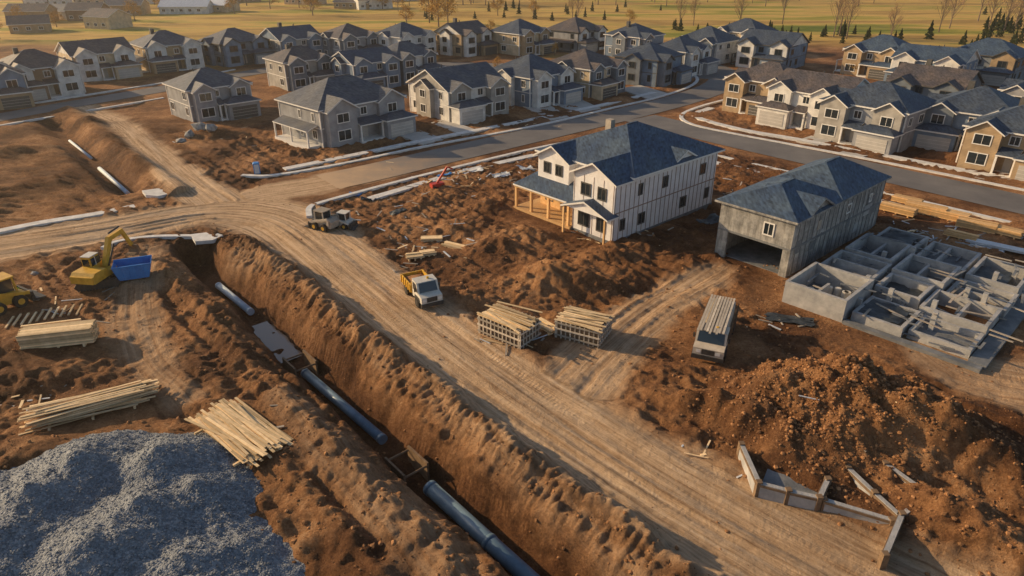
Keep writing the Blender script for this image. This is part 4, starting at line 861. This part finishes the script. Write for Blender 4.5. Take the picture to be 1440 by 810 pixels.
def tree(kind,u,v,s=1):
    x,y=G(u,v); o=bpy.data.objects.new(nm[kind],random.choice(TM[kind])); o.location=(x,y,zat(x,y)-.1); o.rotation_euler=(0,0,random.uniform(0,6)); o.scale=(s*random.uniform(.85,1.15),s*random.uniform(.85,1.15),s*random.uniform(.85,1.2)); col.objects.link(o)
for u,v,s in [(617,38,1.7),(630,34,1.5),(604,32,1.4),(572,38,1),(700,22,1.2),(690,50,.6),(30,40,1),(80,38,.9),(190,30,1),(330,20,1.1),(440,22,1.2),(375,60,.6),(560,16,1.2),(750,25,.9),(885,35,.7),(0,55,1)]: tree('gold',u,v,s)
for k in range(60): tree('gold',random.uniform(0,620),random.uniform(-16,16),random.uniform(.8,1.6))
for k in range(90): tree(random.choice(['bare','gold','bare']),random.uniform(600,1440),random.uniform(-18,10),random.uniform(.8,1.6))
for u,v,s in [(1172,52,1.3),(1180,50,1.4),(1190,55,1.1),(1040,40,1.1),(812,34,1),(805,30,1),(1320,45,1.3),(1335,40,1.3),(1390,40,1.4),(1410,48,1.4),(1425,45,1.4),(1250,62,1),(955,42,1),(975,36,1),(1100,34,1.3),(1375,30,1.4),(1435,30,1.5)]: tree('bare',u,v,s)
for k in range(46): 
    u=random.uniform(930,1440); tree('pine',u,44+.07*(u-930)*.6+random.gauss(0,4),random.uniform(.5,1.1))
for k in range(24): tree('pine',random.uniform(560,940),random.uniform(8,30),random.uniform(.5,.9))
for k in range(20): tree('pine',random.uniform(1380,1460),random.uniform(20,52),random.uniform(.8,1.3))
for u,v in [(150,85),(270,82),(360,80),(440,78),(700,100),(780,78),(1200,105),(1300,95),(610,92),(525,92)]: tree('gold',u,v,.45)
# ------------------------------------------------------------------ light, sky, haze, camera
SUNAZ=-70.0; SUNEL=20.0
w=bpy.data.worlds.new('World'); bpy.context.scene.world=w; w.use_nodes=True; nt=w.node_tree
sky=nt.nodes.new('ShaderNodeTexSky'); sky.sky_type='NISHITA'; sky.sun_disc=False; sky.sun_elevation=R(SUNEL); sky.sun_rotation=R(SUNAZ%360); sky.dust_density=1.5
bg=nt.nodes['Background']; nt.links.new(sky.outputs[0],bg.inputs[0]); bg.inputs[1].default_value=.115
sd=bpy.data.lights.new('sun','SUN'); sd.energy=5.0; sd.angle=R(.5); sd.color=(1,.72,.40); so=bpy.data.objects.new('sun',sd); col.objects.link(so)
a=R(SUNAZ); v=Vector((math.sin(a)*math.cos(R(SUNEL)),math.cos(a)*math.cos(R(SUNEL)),math.sin(R(SUNEL)))); so.rotation_euler=v.to_track_quat('Z','Y').to_euler()
# evening haze: a real, shallow layer of scattering air over the whole valley
hz=MB(); hz.bx(-1700,-50,-40,1700,3100,55); ho=hz.obj('haze',[])
hm=bpy.data.materials.new('haze_air'); hm.use_nodes=True; t=hm.node_tree; t.nodes.remove(t.nodes['Principled BSDF']); vs=t.nodes.new('ShaderNodeVolumeScatter'); vs.inputs['Color'].default_value=(1,.92,.8,1); vs.inputs['Density'].default_value=.00022; vs.inputs['Anisotropy'].default_value=.5
t.links.new(vs.outputs[0],t.nodes['Material Output'].inputs['Volume']); ho.data.materials.append(hm)
cd=bpy.data.cameras.new('camera'); cd.sensor_width=36; cd.lens=24; cd.clip_end=8000; co=bpy.data.objects.new('camera',cd); col.objects.link(co); co.location=(0,0,CZ); co.rotation_euler=(R(90)-PIT,0,0)
sc=bpy.context.scene; sc.camera=co; sc.view_settings.view_transform='Standard'; sc.view_settings.look='None'; sc.view_settings.exposure=0
